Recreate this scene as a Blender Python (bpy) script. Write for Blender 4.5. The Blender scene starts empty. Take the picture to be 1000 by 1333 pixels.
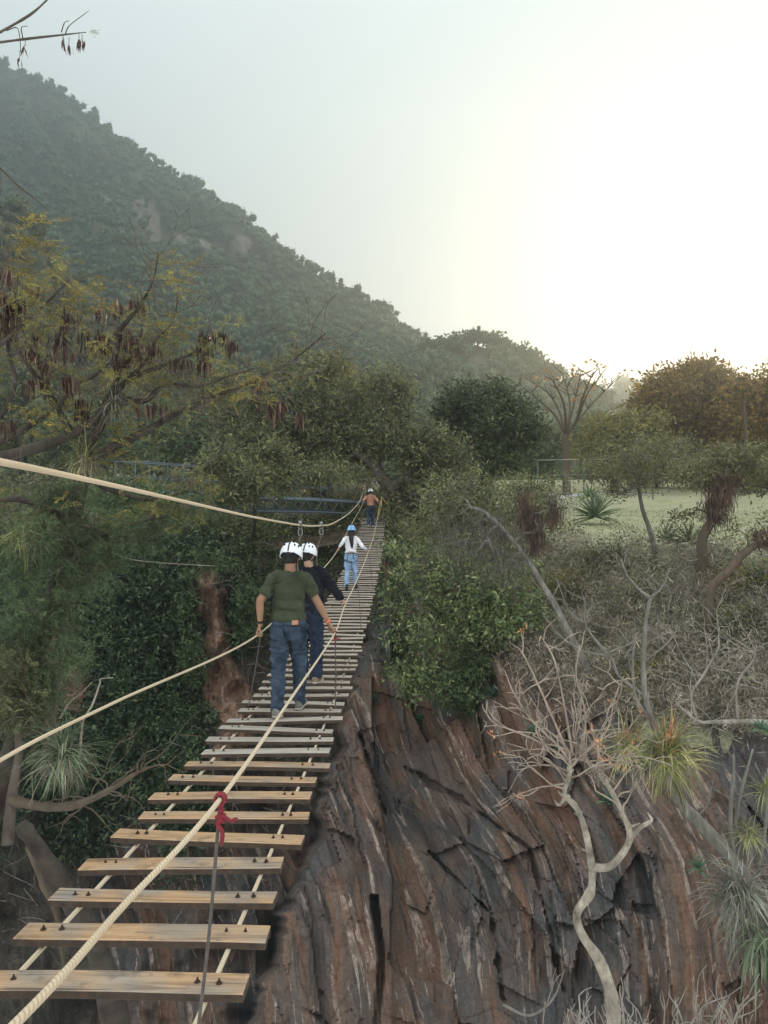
import bpy, math, random
import numpy as np
from mathutils import Vector, Matrix
R = math.radians
random.seed(7)
rng = np.random.default_rng(7)
SC = bpy.context.scene
COL = SC.collection
F = 1026.0      # focal length in photo pixels (1000 wide)
HZ = 600.0      # horizon row in the photo


def P(px, py, d):
    """photo pixel + real distance in metres -> world point (camera at the origin looking along +Y)"""
    return np.array([(px - 500.0) / F * d, d, (HZ - py) / F * d])


def PA(lst):
    return np.array([P(*q) for q in lst])


# ------------------------------------------------------------------ numpy noise
def _hash(ix, iy, iz, seed):
    h = (ix * 374761393 + iy * 668265263 + iz * 2147483647 + seed * 1274126177) & 0xFFFFFFFF
    h = ((h ^ (h >> 13)) * 1274126177) & 0xFFFFFFFF
    h = h ^ (h >> 16)
    return (h & 0xFFFF) / 65535.0


def vnoise(p, seed=0):
    p = np.asarray(p, float)
    i = np.floor(p).astype(np.int64)
    f = p - i
    f = f * f * (3 - 2 * f)
    x, y, z = i[..., 0], i[..., 1], i[..., 2]
    fx, fy, fz = f[..., 0], f[..., 1], f[..., 2]
    r = 0
    for dx in (0, 1):
        for dy in (0, 1):
            for dz in (0, 1):
                w = (fx if dx else 1 - fx) * (fy if dy else 1 - fy) * (fz if dz else 1 - fz)
                r = r + w * _hash(x + dx, y + dy, z + dz, seed)
    return r * 2 - 1


def fbm(p, oct=4, seed=0, gain=.5, lac=2.03):
    p = np.asarray(p, float)
    a, s, t = 1.0, 0.0, 0.0
    for o in range(oct):
        s = s + a * vnoise(p, seed + o * 17)
        t += a
        a *= gain
        p = p * lac
    return s / t


def sstep(a, b, x):
    t = np.clip((np.asarray(x, float) - a) / (b - a), 0, 1)
    return t * t * (3 - 2 * t)


def unit(v):
    v = np.asarray(v, float)
    return v / np.maximum(np.linalg.norm(v, axis=-1, keepdims=True), 1e-9)


def catmull(pts, n=6):
    pts = np.asarray(pts, float)
    if len(pts) < 3:
        t = np.linspace(0, 1, n + 1)[:, None]
        return pts[0] * (1 - t) + pts[-1] * t
    q = np.vstack([2 * pts[0] - pts[1], pts, 2 * pts[-1] - pts[-2]])
    out = []
    for k in range(1, len(q) - 2):
        p0, p1, p2, p3 = q[k - 1:k + 3]
        for t in np.linspace(0, 1, n, endpoint=False):
            out.append(.5 * ((2 * p1) + (-p0 + p2) * t + (2 * p0 - 5 * p1 + 4 * p2 - p3) * t * t + (-p0 + 3 * p1 - 3 * p2 + p3) * t ** 3))
    out.append(pts[-1])
    return np.array(out)


# ------------------------------------------------------------------ mesh builder
class MB:
    def __init__(s):
        s.v, s.q, s.t, s.qm, s.tm, s.n = [], [], [], [], [], 0
        s.uv = None

    def add(s, v, quads=None, tris=None, m=0):
        v = np.asarray(v, float).reshape(-1, 3)
        if quads is not None and len(quads):
            q = np.asarray(quads, np.int64) + s.n
            s.q.append(q); s.qm.append(np.full(len(q), m))
        if tris is not None and len(tris):
            t = np.asarray(tris, np.int64) + s.n
            s.t.append(t); s.tm.append(np.full(len(t), m))
        s.v.append(v)
        s.n += len(v)

    def tube(s, path, rad, sides=8, m=0, cap=True, rb=None, ref=None, dome=False):
        path = np.asarray(path, float)
        n = len(path)
        rad = np.broadcast_to(np.asarray(rad, float), (n,)).copy()
        rb = rad if rb is None else np.broadcast_to(np.asarray(rb, float), (n,)).copy()
        if dome:      # rounded ends
            a, b = path[0], path[-1]
            da, db = unit(path[0] - path[1]), unit(path[-1] - path[-2])
            st = [.35, .7, .93]
            pa = [a + da * rad[0] * math.sqrt(1 - (k) ** 2) for k in st]
            pb = [b + db * rad[-1] * math.sqrt(1 - (k) ** 2) for k in st[::-1]]
            path = np.vstack([pa, path, pb])
            r0, r1, q0, q1 = rad[0], rad[-1], rb[0], rb[-1]
            rad = np.concatenate([[k * r0 for k in st], rad, [k * r1 for k in st[::-1]]])
            rb = np.concatenate([[k * q0 for k in st], rb, [k * q1 for k in st[::-1]]])
            n = len(path)
        T = np.gradient(path, axis=0) if n > 2 else np.repeat((path[-1:] - path[:1]), n, 0)
        T = unit(T)
        a = np.array(ref, float) if ref is not None else np.array([0, 0, 1.0])
        if ref is None and abs(T[0][2]) > .9:
            a = np.array([1.0, 0, 0])
        U = np.zeros((n, 3)); V = np.zeros((n, 3))
        u = a
        for k in range(n):
            if ref is not None:
                u = a
            u = u - T[k] * np.dot(u, T[k])
            u = unit(u)
            U[k] = u
            V[k] = np.cross(T[k], u)
        ang = np.linspace(0, 2 * math.pi, sides, endpoint=False)
        c, sn = np.cos(ang), np.sin(ang)
        ring = path[:, None] + U[:, None] * (c[None, :, None] * rad[:, None, None]) + V[:, None] * (sn[None, :, None] * rb[:, None, None])
        vs = ring.reshape(-1, 3)
        i = np.arange(n - 1)[:, None] * sides
        j = np.arange(sides)[None]
        j2 = (j + 1) % sides
        q = np.stack([i + j, i + j2, i + sides + j2, i + sides + j], -1).reshape(-1, 4)
        tr = []
        if cap:
            vs = np.vstack([vs, path[:1], path[-1:]])
            c0, c1 = n * sides, n * sides + 1
            for k in range(sides):
                k2 = (k + 1) % sides
                tr.append((c0, k2, k)); tr.append((c1, (n - 1) * sides + k, (n - 1) * sides + k2))
        s.add(vs, q, tr, m)

    def ball(s, c, r, m=0, seg=12, rings=8, rot=None):
        r = np.broadcast_to(np.asarray(r, float), (3,))
        th = np.linspace(0, math.pi, rings + 1)[1:-1]
        ph = np.linspace(0, 2 * math.pi, seg, endpoint=False)
        v = np.stack([np.sin(th)[:, None] * np.cos(ph), np.sin(th)[:, None] * np.sin(ph), np.cos(th)[:, None] * np.ones(seg)], -1).reshape(-1, 3)
        v = np.vstack([v, [[0, 0, 1], [0, 0, -1]]]) * r
        if rot is not None:
            v = v @ np.asarray(rot).T
        n = rings - 1
        i = np.arange(n - 1)[:, None] * seg
        j = np.arange(seg)[None]; j2 = (j + 1) % seg
        q = np.stack([i + j, i + seg + j, i + seg + j2, i + j2], -1).reshape(-1, 4)
        t = [(n * seg, k, (k + 1) % seg) for k in range(seg)] + [(n * seg + 1, (n - 1) * seg + (k + 1) % seg, (n - 1) * seg + k) for k in range(seg)]
        s.add(v + np.asarray(c, float), q, t, m)

    def box(s, c, size, m=0, rot=None, bev=0.0):
        hx, hy, hz = np.asarray(size, float) / 2
        if bev <= 0:
            v = np.array([[x, y, z] for x in (-hx, hx) for y in (-hy, hy) for z in (-hz, hz)])
            q = [(0, 1, 3, 2), (4, 6, 7, 5), (0, 4, 5, 1), (2, 3, 7, 6), (0, 2, 6, 4), (1, 5, 7, 3)]
            t = None
        else:
            b = bev
            v, q, t = [], [], []
            idx = {}
            for ix, x in ((0, -1), (1, 1)):
                for iy, y in ((0, -1), (1, 1)):
                    for iz, z in ((0, -1), (1, 1)):
                        for ax in range(3):
                            p = [x * (hx - b), y * (hy - b), z * (hz - b)]
                            p[ax] = (x * hx, y * hy, z * hz)[ax]
                            idx[(ix, iy, iz, ax)] = len(v); v.append(p)
            def k(i, j, l, a): return idx[(i, j, l, a)]
            for a in range(3):
                o = [x for x in range(3) if x != a]
                for sgn in (0, 1):
                    cs = []
                    for (i, j) in ((0, 0), (1, 0), (1, 1), (0, 1)):
                        e = [0, 0, 0]; e[a] = sgn; e[o[0]] = i; e[o[1]] = j
                        cs.append(k(*e, a))
                    flip = (sgn == 0) != (a == 1)
                    q.append(tuple(cs[::-1] if flip else cs))
                for i in (0, 1):
                    for j in (0, 1):
                        e0 = [0, 0, 0]; e1 = [0, 0, 0]
                        e0[o[0]] = e1[o[0]] = i; e0[o[1]] = e1[o[1]] = j; e1[a] = 1
                        q.append((k(*e0, o[0]), k(*e1, o[0]), k(*e1, o[1]), k(*e0, o[1])))
            for i in (0, 1):
                for j in (0, 1):
                    for l in (0, 1):
                        t.append((k(i, j, l, 0), k(i, j, l, 1), k(i, j, l, 2)))
            v = np.array(v)
        if rot is not None:
            v = v @ np.asarray(rot).T
        s.add(v + np.asarray(c, float), q, t, m)

    # leaf-shaped quads
    def leaves(s, C, D, L, W, m=0, up=None, fold=0.0):
        C = np.asarray(C, float); D = unit(D); n = len(C)
        if n == 0:
            return
        L = np.broadcast_to(np.asarray(L, float), (n,))[:, None]
        W = np.broadcast_to(np.asarray(W, float), (n,))[:, None]
        r = rng.normal(size=(n, 3)) if up is None else np.broadcast_to(np.asarray(up, float), (n, 3)) + rng.normal(size=(n, 3)) * .35
        S = unit(np.cross(D, r))
        N = np.cross(S, D)
        v = np.stack([C, C + D * L * .42 + S * W / 2 + N * W * fold, C + D * L, C + D * L * .42 - S * W / 2 + N * W * fold], 1).reshape(-1, 3)
        q = np.arange(n * 4).reshape(-1, 4)
        s.add(v, q, None, m)

    # strap leaves (agave, bromeliad): curved tapering strips
    def straps(s, C, D, L, W, droop, seg=5, m=0, chan=.25):
        C = np.asarray(C, float); D = unit(D); n = len(C)
        L = np.broadcast_to(np.asarray(L, float), (n,)); W = np.broadcast_to(np.asarray(W, float), (n,))
        droop = np.broadcast_to(np.asarray(droop, float), (n,))
        side = unit(np.cross(D, [0, 0, 1.0]) + rng.normal(size=(n, 3)) * .05)
        cur = C.copy(); d = D.copy()
        rows = []
        for k in range(seg + 1):
            t = k / seg
            w = W * (1 - t ** 1.7) * (.75 + .5 * math.sin(min(1, t * 2.2) * math.pi / 2)) / 1.25 + 1e-4
            nn = np.cross(side, d)
            rows.append(np.stack([cur - side * w[:, None] / 2 + nn * (w * chan)[:, None], cur - nn * (w * chan)[:, None] * .4, cur + side * w[:, None] / 2 + nn * (w * chan)[:, None]], 1))
            cur = cur + d * (L / seg)[:, None]
            d = unit(d + np.array([0, 0, -1.0]) * (droop / seg)[:, None])
        v = np.stack(rows, 1)      # n, seg+1, 3, 3
        base = np.arange(n)[:, None, None] * (seg + 1) * 3
        i = np.arange(seg)[None, :, None] * 3
        j = np.arange(2)[None, None, :]
        q = np.stack([base + i + j, base + i + j + 1, base + i + 3 + j + 1, base + i + 3 + j], -1).reshape(-1, 4)
        s.add(v.reshape(-1, 3), q, None, m)

    def arrays(s):
        v = np.vstack(s.v)
        q = np.vstack(s.q) if s.q else np.zeros((0, 4), np.int64)
        t = np.vstack(s.t) if s.t else np.zeros((0, 3), np.int64)
        qm = np.concatenate(s.qm) if s.qm else np.zeros(0)
        tm = np.concatenate(s.tm) if s.tm else np.zeros(0)
        return v, q, t, qm, tm

    def mesh(s, name, mats, smooth=True, org=(0, 0, 0)):
        v, q, t, qm, tm = s.arrays()
        v = v - np.asarray(org, float)
        me = bpy.data.meshes.new(name)
        me.vertices.add(len(v)); me.vertices.foreach_set("co", v.astype(np.float32).ravel())
        nl = len(q) * 4 + len(t) * 3
        me.loops.add(nl)
        me.loops.foreach_set("vertex_index", np.concatenate([q.ravel(), t.ravel()]).astype(np.int32))
        me.polygons.add(len(q) + len(t))
        ls = np.concatenate([np.arange(len(q)) * 4, len(q) * 4 + np.arange(len(t)) * 3]).astype(np.int32)
        me.polygons.foreach_set("loop_start", ls)
        me.polygons.foreach_set("material_index", np.concatenate([qm, tm]).astype(np.int32))
        me.polygons.foreach_set("use_smooth", np.full(len(q) + len(t), bool(smooth)))
        for m in (mats if isinstance(mats, (list, tuple)) else [mats]):
            me.materials.append(m)
        me.update(calc_edges=True)
        me.validate()
        return me

    def build(s, name, mats, parent=None, smooth=True, **kw):
        org = np.array(parent_world(parent)) if parent is not None else np.zeros(3)
        me = s.mesh(name, mats, smooth, org)
        return link(name, me, parent, **kw)


def parent_world(o):
    p = Vector((0, 0, 0))
    while o is not None:
        p = p + o.location
        o = o.parent
    return p


def link(name, data, parent=None, **kw):
    o = bpy.data.objects.new(name, data)
    COL.objects.link(o)
    if parent is not None:
        o.parent = parent
    for k, v in kw.items():
        if v is not None:
            o[k] = v
    return o


def thing(name, label, category, loc, group=None):
    o = bpy.data.objects.new(name, None)
    COL.objects.link(o)
    o.location = [float(x) for x in loc]
    o.empty_display_size = .2
    o['label'] = label; o['category'] = category
    if group:
        o['group'] = group
    return o


def root_at_base(o, label, category, group=None):
    o['label'] = label; o['category'] = category
    if group:
        o['group'] = group
    return o


# ------------------------------------------------------------------ materials
class NT:
    def __init__(s, name):
        s.m = bpy.data.materials.new(name)
        s.m.use_nodes = True
        s.t = s.m.node_tree
        s.t.nodes.clear()
        s.out = s.t.nodes.new('ShaderNodeOutputMaterial')

    def n(s, typ, ins=None, **attr):
        nd = s.t.nodes.new('ShaderNode' + typ)
        for k, v in attr.items():
            setattr(nd, k, v)
        for k, v in (ins or {}).items():
            sock = nd.inputs[k]
            if isinstance(v, bpy.types.NodeSocket):
                s.t.links.new(v, sock)
            else:
                sock.default_value = v
        return nd

    def ramp(s, fac, stops, interp='LINEAR'):
        nd = s.t.nodes.new('ShaderNodeValToRGB')
        nd.color_ramp.interpolation = interp
        e = nd.color_ramp.elements
        while len(e) < len(stops):
            e.new(.5)
        for k, (p, c) in enumerate(stops):
            e[k].position = p
            e[k].color = (*c, 1) if len(c) == 3 else c
        s.t.links.new(fac, nd.inputs[0])
        return nd.outputs[0]

    def mix(s, fac, a, b, typ='MIX'):
        nd = s.t.nodes.new('ShaderNodeMix')
        nd.data_type = 'RGBA'; nd.blend_type = typ
        for sock, v in ((nd.inputs[0], fac), (nd.inputs[6], a), (nd.inputs[7], b)):
            if isinstance(v, bpy.types.NodeSocket):
                s.t.links.new(v, sock)
            else:
                sock.default_value = v if not isinstance(v, tuple) or len(v) == 4 else (*v, 1)
        return nd.outputs[2]

    def bsdf(s, color, rough=.8, normal=None, spec=.3, **kw):
        b = s.n('BsdfPrincipled', {'Roughness': rough, 'Specular IOR Level': spec})
        if isinstance(color, bpy.types.NodeSocket):
            s.t.links.new(color, b.inputs['Base Color'])
        else:
            b.inputs['Base Color'].default_value = (*color, 1)
        if normal is not None:
            s.t.links.new(normal, b.inputs['Normal'])
        for k, v in kw.items():
            sock = b.inputs[k.replace('_', ' ')]
            if isinstance(v, bpy.types.NodeSocket):
                s.t.links.new(v, sock)
            else:
                sock.default_value = v
        return b.outputs[0]

    def bump(s, h, dist=.02, strength=.6):
        return s.n('Bump', {'Height': h, 'Distance': dist, 'Strength': strength}).outputs[0]

    def done(s, shader):
        s.t.links.new(shader, s.out.inputs[0])
        return s.m


def leaf_mat(name, c0, c1, c2, trans=.35, rough=.48, tint=1.0):
    """per-leaf colour variation, part of the light passes through"""
    t = NT(name)
    g = t.n('NewGeometry')
    col = t.ramp(g.outputs['Random Per Island'], [(0, c0), (.55, c1), (1, c2)])
    oi = t.n('TexCoord')
    nz = t.n('TexNoise', {'Vector': oi.outputs['Object'], 'Scale': 1.7, 'Detail': 3})
    hs = t.n('HueSaturation', {'Color': col, 'Value': t.n('MapRange', {'Value': nz.outputs[0], 'From Min': .3, 'From Max': .7, 'To Min': .38, 'To Max': 1.75}).outputs[0]})  # contrast of lit and shaded clumps put into the leaf colour
    b = t.bsdf(hs.outputs[0], rough, spec=.35)
    tr = t.n('BsdfTranslucent', {'Color': hs.outputs[0]})
    mx = t.n('MixShader', {0: trans, 1: b, 2: tr.outputs[0]})
    return t.done(mx.outputs[0])


def bark_mat(name, c0, c1, scale=6, bump=.03, rough=.85, stretch=(1, 1, .25)):
    t = NT(name)
    tc = t.n('TexCoord')
    mp = t.n('Mapping', {'Vector': tc.outputs['Object'], 'Scale': stretch})
    nz = t.n('TexNoise', {'Vector': mp.outputs[0], 'Scale': scale, 'Detail': 8, 'Roughness': .65})
    n2 = t.n('TexNoise', {'Vector': tc.outputs['Object'], 'Scale': scale * .35, 'Detail': 3})
    col = t.ramp(nz.outputs[0], [(.3, c0), (.68, c1)])
    col = t.mix(t.ramp(n2.outputs[0], [(.4, (0, 0, 0)), (.65, (1, 1, 1))]), col, t.mix(.5, col, (.10, .095, .075)))
    return t.done(t.bsdf(col, rough, t.bump(nz.outputs[0], bump, .8), .08))


def plain_mat(name, c, rough=.7, var=.25, scale=8, bump=0, metal=0, spec=.3):
    t = NT(name)
    tc = t.n('TexCoord')
    nz = t.n('TexNoise', {'Vector': tc.outputs['Object'], 'Scale': scale, 'Detail': 5, 'Roughness': .6})
    a = tuple(x * (1 - var) for x in c); b = tuple(min(1, x * (1 + var)) for x in c)
    col = t.ramp(nz.outputs[0], [(.3, a), (.7, b)])
    nrm = t.bump(nz.outputs[0], bump, .6) if bump else None
    return t.done(t.bsdf(col, rough, nrm, spec, Metallic=metal))
# ================================================================== camera, sky, sun, air
cam = bpy.data.cameras.new("camera")
cam_o = bpy.data.objects.new("camera", cam); COL.objects.link(cam_o)
cam_o.rotation_euler = (R(90), 0, 0)
cam.sensor_fit = 'VERTICAL'; cam.sensor_height = 36.0
cam.lens = 36.0 * F / 1333.0
cam.shift_y = -(666.5 - HZ) / 1333.0
cam.clip_start = .05; cam.clip_end = 8000
SC.camera = cam_o

SUN_AZ, SUN_EL = R(26.5), R(7.1)          # to the right of straight ahead, low over the trees
w = bpy.data.worlds.new("World"); SC.world = w; w.use_nodes = True
nt = w.node_tree; nt.nodes.clear()
out = nt.nodes.new('ShaderNodeOutputWorld'); bg = nt.nodes.new('ShaderNodeBackground')
sky = nt.nodes.new('ShaderNodeTexSky'); sky.sky_type = 'NISHITA'; sky.sun_disc = False
sky.sun_elevation = SUN_EL; sky.sun_rotation = SUN_AZ; sky.altitude = 1500; sky.dust_density = 3.0; sky.air_density = 1.0
# thin bright high cloud over the clear sky, then the limit of what the air scatters
hs = nt.nodes.new('ShaderNodeHueSaturation'); hs.inputs['Saturation'].default_value = .12
hs.inputs['Value'].default_value = .45
veil = nt.nodes.new('ShaderNodeMix'); veil.data_type = 'RGBA'; veil.blend_type = 'ADD'; veil.inputs[0].default_value = 1
veil.inputs[7].default_value = (6.0, 6.15, 6.05, 1)
cap = nt.nodes.new('ShaderNodeMix'); cap.data_type = 'RGBA'; cap.blend_type = 'DARKEN'; cap.inputs[0].default_value = 1
cap.inputs[7].default_value = (6.05, 6.2, 6.1, 1)
L = nt.links.new
L(sky.outputs[0], hs.inputs['Color']); L(hs.outputs[0], veil.inputs[6]); L(veil.outputs[2], cap.inputs[6])
# extra brightness added to the overhead sky, out of view, to fill the foreground
gtc = nt.nodes.new('ShaderNodeTexCoord'); gsx = nt.nodes.new('ShaderNodeSeparateXYZ'); gmr = nt.nodes.new('ShaderNodeMapRange')
gmr.inputs['From Min'].default_value = .5; gmr.inputs['From Max'].default_value = 1.0; gmr.inputs['To Min'].default_value = 1.0; gmr.inputs['To Max'].default_value = 2.3
gml = nt.nodes.new('ShaderNodeVectorMath'); gml.operation = 'SCALE'
L(gtc.outputs['Generated'], gsx.inputs[0]); L(gsx.outputs[2], gmr.inputs[0]); L(cap.outputs[2], gml.inputs[0]); L(gmr.outputs[0], gml.inputs['Scale'])
L(gml.outputs[0], bg.inputs[0]); bg.inputs[1].default_value = .1
L(bg.outputs[0], out.inputs[0])

sd = bpy.data.lights.new("sun", 'SUN'); so = bpy.data.objects.new("sun", sd); COL.objects.link(so)
sd.energy = 2.2; sd.angle = R(.53); sd.color = (1.0, .66, .38)
sun_dir = Vector((math.sin(SUN_AZ) * math.cos(SUN_EL), math.cos(SUN_AZ) * math.cos(SUN_EL), math.sin(SUN_EL)))
so.rotation_euler = sun_dir.to_track_quat('Z', 'Y').to_euler()
so.location = (30, 60, 40)

SC.view_settings.view_transform = 'Standard'; SC.view_settings.look = 'None'
SC.view_settings.exposure = 0.85; SC.view_settings.gamma = 1
SC.render.engine = 'CYCLES'
SC.cycles.use_denoising = True
try:
    SC.cycles.denoiser = 'OPENIMAGEDENOISE'
except Exception:
    pass
SC.cycles.max_bounces = 6; SC.cycles.diffuse_bounces = 3; SC.cycles.glossy_bounces = 2
SC.cycles.transmission_bounces = 3; SC.cycles.volume_bounces = 0; SC.cycles.transparent_max_bounces = 8
SC.cycles.use_adaptive_sampling = False

# ================================================================== terrain profile
def tab(xs, ys):
    return lambda v: np.interp(v, xs, ys)

_rx = [-900, -300, 0, 200, 300, 400, 470, 500, 540, 600, 700, 800, 900, 1000, 1300, 1900]
rim_py = tab(_rx, [690, 690, 690, 692, 700, 697, 684, 690, 725, 800, 895, 918, 932, 942, 975, 1000])
rim_d = tab(_rx, [44, 40, 38, 38, 37, 36.5, 36.8, 36, 33.5, 29, 23.5, 20.5, 18.5, 17.5, 15.5, 14])
edge_px = tab([690, 730, 800, 880, 960, 1050, 1120, 1200, 1333, 1500], [486, 490, 488, 464, 444, 414, 403, 364, 330, 285])


def ground_z(px, d):
    px = np.asarray(px, float); d = np.asarray(d, float)
    zr = (HZ - rim_py(px)) * rim_d(px) / F
    x = (px - 500) / F * d
    zp = -3.05 + .18 * vnoise(np.stack([x * .12, d * .12, 0 * x], -1), 3) * sstep(60, 45, d)
    far = -28 * sstep(140, 900, d)
    k = sstep(0, 13, d - rim_d(px)) ** .8
    return zr * (1 - k) + (zp + far) * k


def G(px, d, up=0.0):
    """point on the plateau ground"""
    return np.array([(px - 500) / F * d, d, float(ground_z(px, d)) + up])


def grid_mesh(name, PT, mats, uv=None, smooth=True, **kw):
    nr, nc = PT.shape[:2]
    mb = MB()
    i = np.arange(nr - 1)[:, None] * nc; j = np.arange(nc - 1)[None]
    q = np.stack([i + j, i + nc + j, i + nc + j + 1, i + j + 1], -1).reshape(-1, 4)
    mb.add(PT.reshape(-1, 3), q)
    me = mb.mesh(name, mats, smooth)
    if uv is not None:
        l = me.uv_layers.new(name='strata')
        vi = np.zeros(len(me.loops), np.int32); me.loops.foreach_get('vertex_index', vi)
        l.data.foreach_set('uv', uv.reshape(-1, 2)[vi].astype(np.float32).ravel())
    return link(name, me, None, **kw)


# ---- ground sheet
t = NT('ground_soil_grass')
tc = t.n('TexCoord')
n1 = t.n('TexNoise', {'Vector': tc.outputs['Object'], 'Scale': .35, 'Detail': 5})
n2 = t.n('TexNoise', {'Vector': tc.outputs['Object'], 'Scale': 5, 'Detail': 6, 'Roughness': .7})
c = t.ramp(n1.outputs[0], [(.32, (.33, .34, .20)), (.5, (.41, .40, .26)), (.68, (.44, .40, .29))])
c = t.mix(t.ramp(n2.outputs[0], [(.42, (0, 0, 0)), (.62, (1, 1, 1))]), c, (.20, .205, .11))
sxg = t.n('SeparateXYZ', {0: tc.outputs['Object']})
xn = t.n('Math', {0: sxg.outputs[0], 1: t.n('Math', {0: n1.outputs[0], 1: 6.0}, operation='MULTIPLY').outputs[0]}, operation='ADD')
c = t.mix(t.n('MapRange', {'Value': xn.outputs[0], 'From Min': 5.5, 'From Max': 9.5, 'To Min': 1.0, 'To Max': 0.0}).outputs[0], c, t.ramp(n2.outputs[0], [(.35, (.06, .047, .035)), (.6, (.15, .118, .085))]))
M_GROUND = t.done(t.bsdf(c, .95, t.bump(n2.outputs[0], .08, .8), .1))
gpx = np.arange(-900, 1901, 10.0)
gs = np.array([-.45, 0, .4, .9, 1.5, 2.2, 3, 4, 5, 6.5, 8, 10, 13, 16, 20, 25, 30, 36, 44, 55, 70, 90, 130, 200, 350, 600, 880])
PXg, Sg = np.meshgrid(gpx, gs)
Dg = rim_d(PXg) + Sg
Zg = ground_z(PXg, Dg) - (Sg < -.2) * .6
PT = np.stack([(PXg - 500) / F * Dg, Dg, Zg], -1)
ground = grid_mesh('ground', PT, M_GROUND, kind='structure')

# ---- canyon wall
ROWS = 300
cpx = np.arange(-260, 1262, 2.6)
sv = np.linspace(0, 1, ROWS)
PXc, Sc = np.meshgrid(cpx, sv)
RPY = rim_py(PXc); RD = rim_d(PXc)
PYc = RPY + (1500 - RPY) * Sc
# front face of the rock buttress and everything right of it
dbot = np.interp(PXc, [280, 400, 500, 700, 850, 1000, 1260], [15.5, 15.5, 15, 13.0, 12.3, 11.5, 10.8])
Df = RD + (dbot - RD) * (Sc ** .95)
lowd = np.interp(PYc, [690, 800, 960, 1120, 1333, 1500], [36, 32.5, 27, 22.5, 17.5, 15])
kf = sstep(560, 480, PXc)
Df = Df * (1 - kf) + lowd * kf
# gorge wall left of it, set back
Db = np.interp(PYc, [690, 800, 1000, 1200, 1333, 1500], [37.5, 36, 32, 29, 26, 22.5]) + 2.5 * sstep(280, 380, PXc) * sstep(820, 1000, PYc)
Db = Db - 9 * sstep(160, -200, PXc) * sstep(690, 1000, PYc)
# red rock pillar left of the deck
pil_c = np.interp(PYc, [700, 760, 850, 900, 960, 1050], [270, 274, 285, 296, 305, 300])
pil_w = np.interp(PYc, [700, 740, 760, 850, 900, 960, 1050], [22, 20, 22, 20, 26, 34, 40])
PXw = PXc + 16 * fbm(np.stack([PXc / 45, PYc / 45, 0 * PXc], -1), 3, 101) + 6 * vnoise(np.stack([PXc / 9, PYc / 13, 0 * PXc], -1), 103)
pil = (.75 + .5 * fbm(np.stack([PXc / 14, PYc / 30, 0 * PXc], -1), 3, 67)) * np.clip(1 - ((PXw - pil_c) / pil_w) ** 2, 0, 1) ** .7 * sstep(715, 765, PYc) * sstep(1060, 950, PYc)
Db = Db - 2.1 * pil
lump = fbm(np.stack([PXc / 90, PYc / 90, 0 * PXc], -1), 4, 5)
Db = Db + 1.6 * lump - 1.1 * (pil > 0) * fbm(np.stack([PXc / 26, PYc / 38, 0 * PXc], -1), 4, 107)
ke = sstep(-7, 7, PXc - edge_px(PYc) - 9 * vnoise(np.stack([PYc / 22, PYc / 60, 0 * PYc], -1), 9) - 4 * vnoise(np.stack([PYc / 7, PYc / 60, 0 * PYc], -1), 19))
# strata coordinate: across the beds; the beds lean to the lower right and turn upright again
lean = 75 * sstep(850, 1250, PYc) + 24 * sstep(480, 660, PXc) * sstep(970, 1130, PYc)
warp = 5 * fbm(np.stack([PXc / 140, PYc / 170, 0 * PXc], -1), 3, 31) + 3 * fbm(np.stack([PXc / 34, PYc / 60, 0 * PXc], -1), 3, 33)
U = PXc - lean + warp
V = PYc
def st(a, b, o, seed):
    return fbm(np.stack([U / a, V / b, 0 * U], -1), o, seed)
def facets(a, b, seed, tilt):
    """fractured slabs: every cell of a jittered net gets its own offset and slant"""
    u, v = U / a, V / b
    iu, iv = np.floor(u).astype(np.int64), np.floor(v).astype(np.int64)
    best = np.full(U.shape, 9.0); off = np.zeros(U.shape)
    for du in (-1, 0, 1):
        for dv in (-1, 0, 1):
            cu, cv = iu + du, iv + dv
            z0 = cu * 0
            fx, fy = cu + _hash(cu, cv, z0, seed), cv + _hash(cu, cv, z0, seed + 1)
            dd = (u - fx) ** 2 + (v - fy) ** 2
            o_ = (_hash(cu, cv, z0, seed + 2) - .5) * 1.6 + tilt * ((u - fx) * (_hash(cu, cv, z0, seed + 3) - .5) + (v - fy) * (_hash(cu, cv, z0, seed + 4) - .5)) * 2
            k = dd < best
            best = np.where(k, dd, best); off = np.where(k, o_, off)
    return off
beds = 1 - 2 * np.abs(st(34, 420, 3, 41))
fine = 1 - 2 * np.abs(st(9, 150, 3, 43))
chunk = fbm(np.stack([U / 60, V / 90, 0 * U], -1), 4, 47)
disp = -(.25 * beds + .05 * fine + .55 * chunk + .6 * facets(84, 260, 71, 1.1) + .22 * facets(30, 120, 81, 1.1) * sstep(-.3, .3, chunk) + .3 * facets(64, 52, 111, 1.0) * sstep(.05, .4, vnoise(np.stack([PXc / 130, PYc / 110, 0 * PXc], -1), 113)) + .08 * facets(12, 34, 91, 1.1) * sstep(-.1, .3, lump))
scale = (Df / 22)
fade = sstep(0, .035, Sc)
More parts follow.
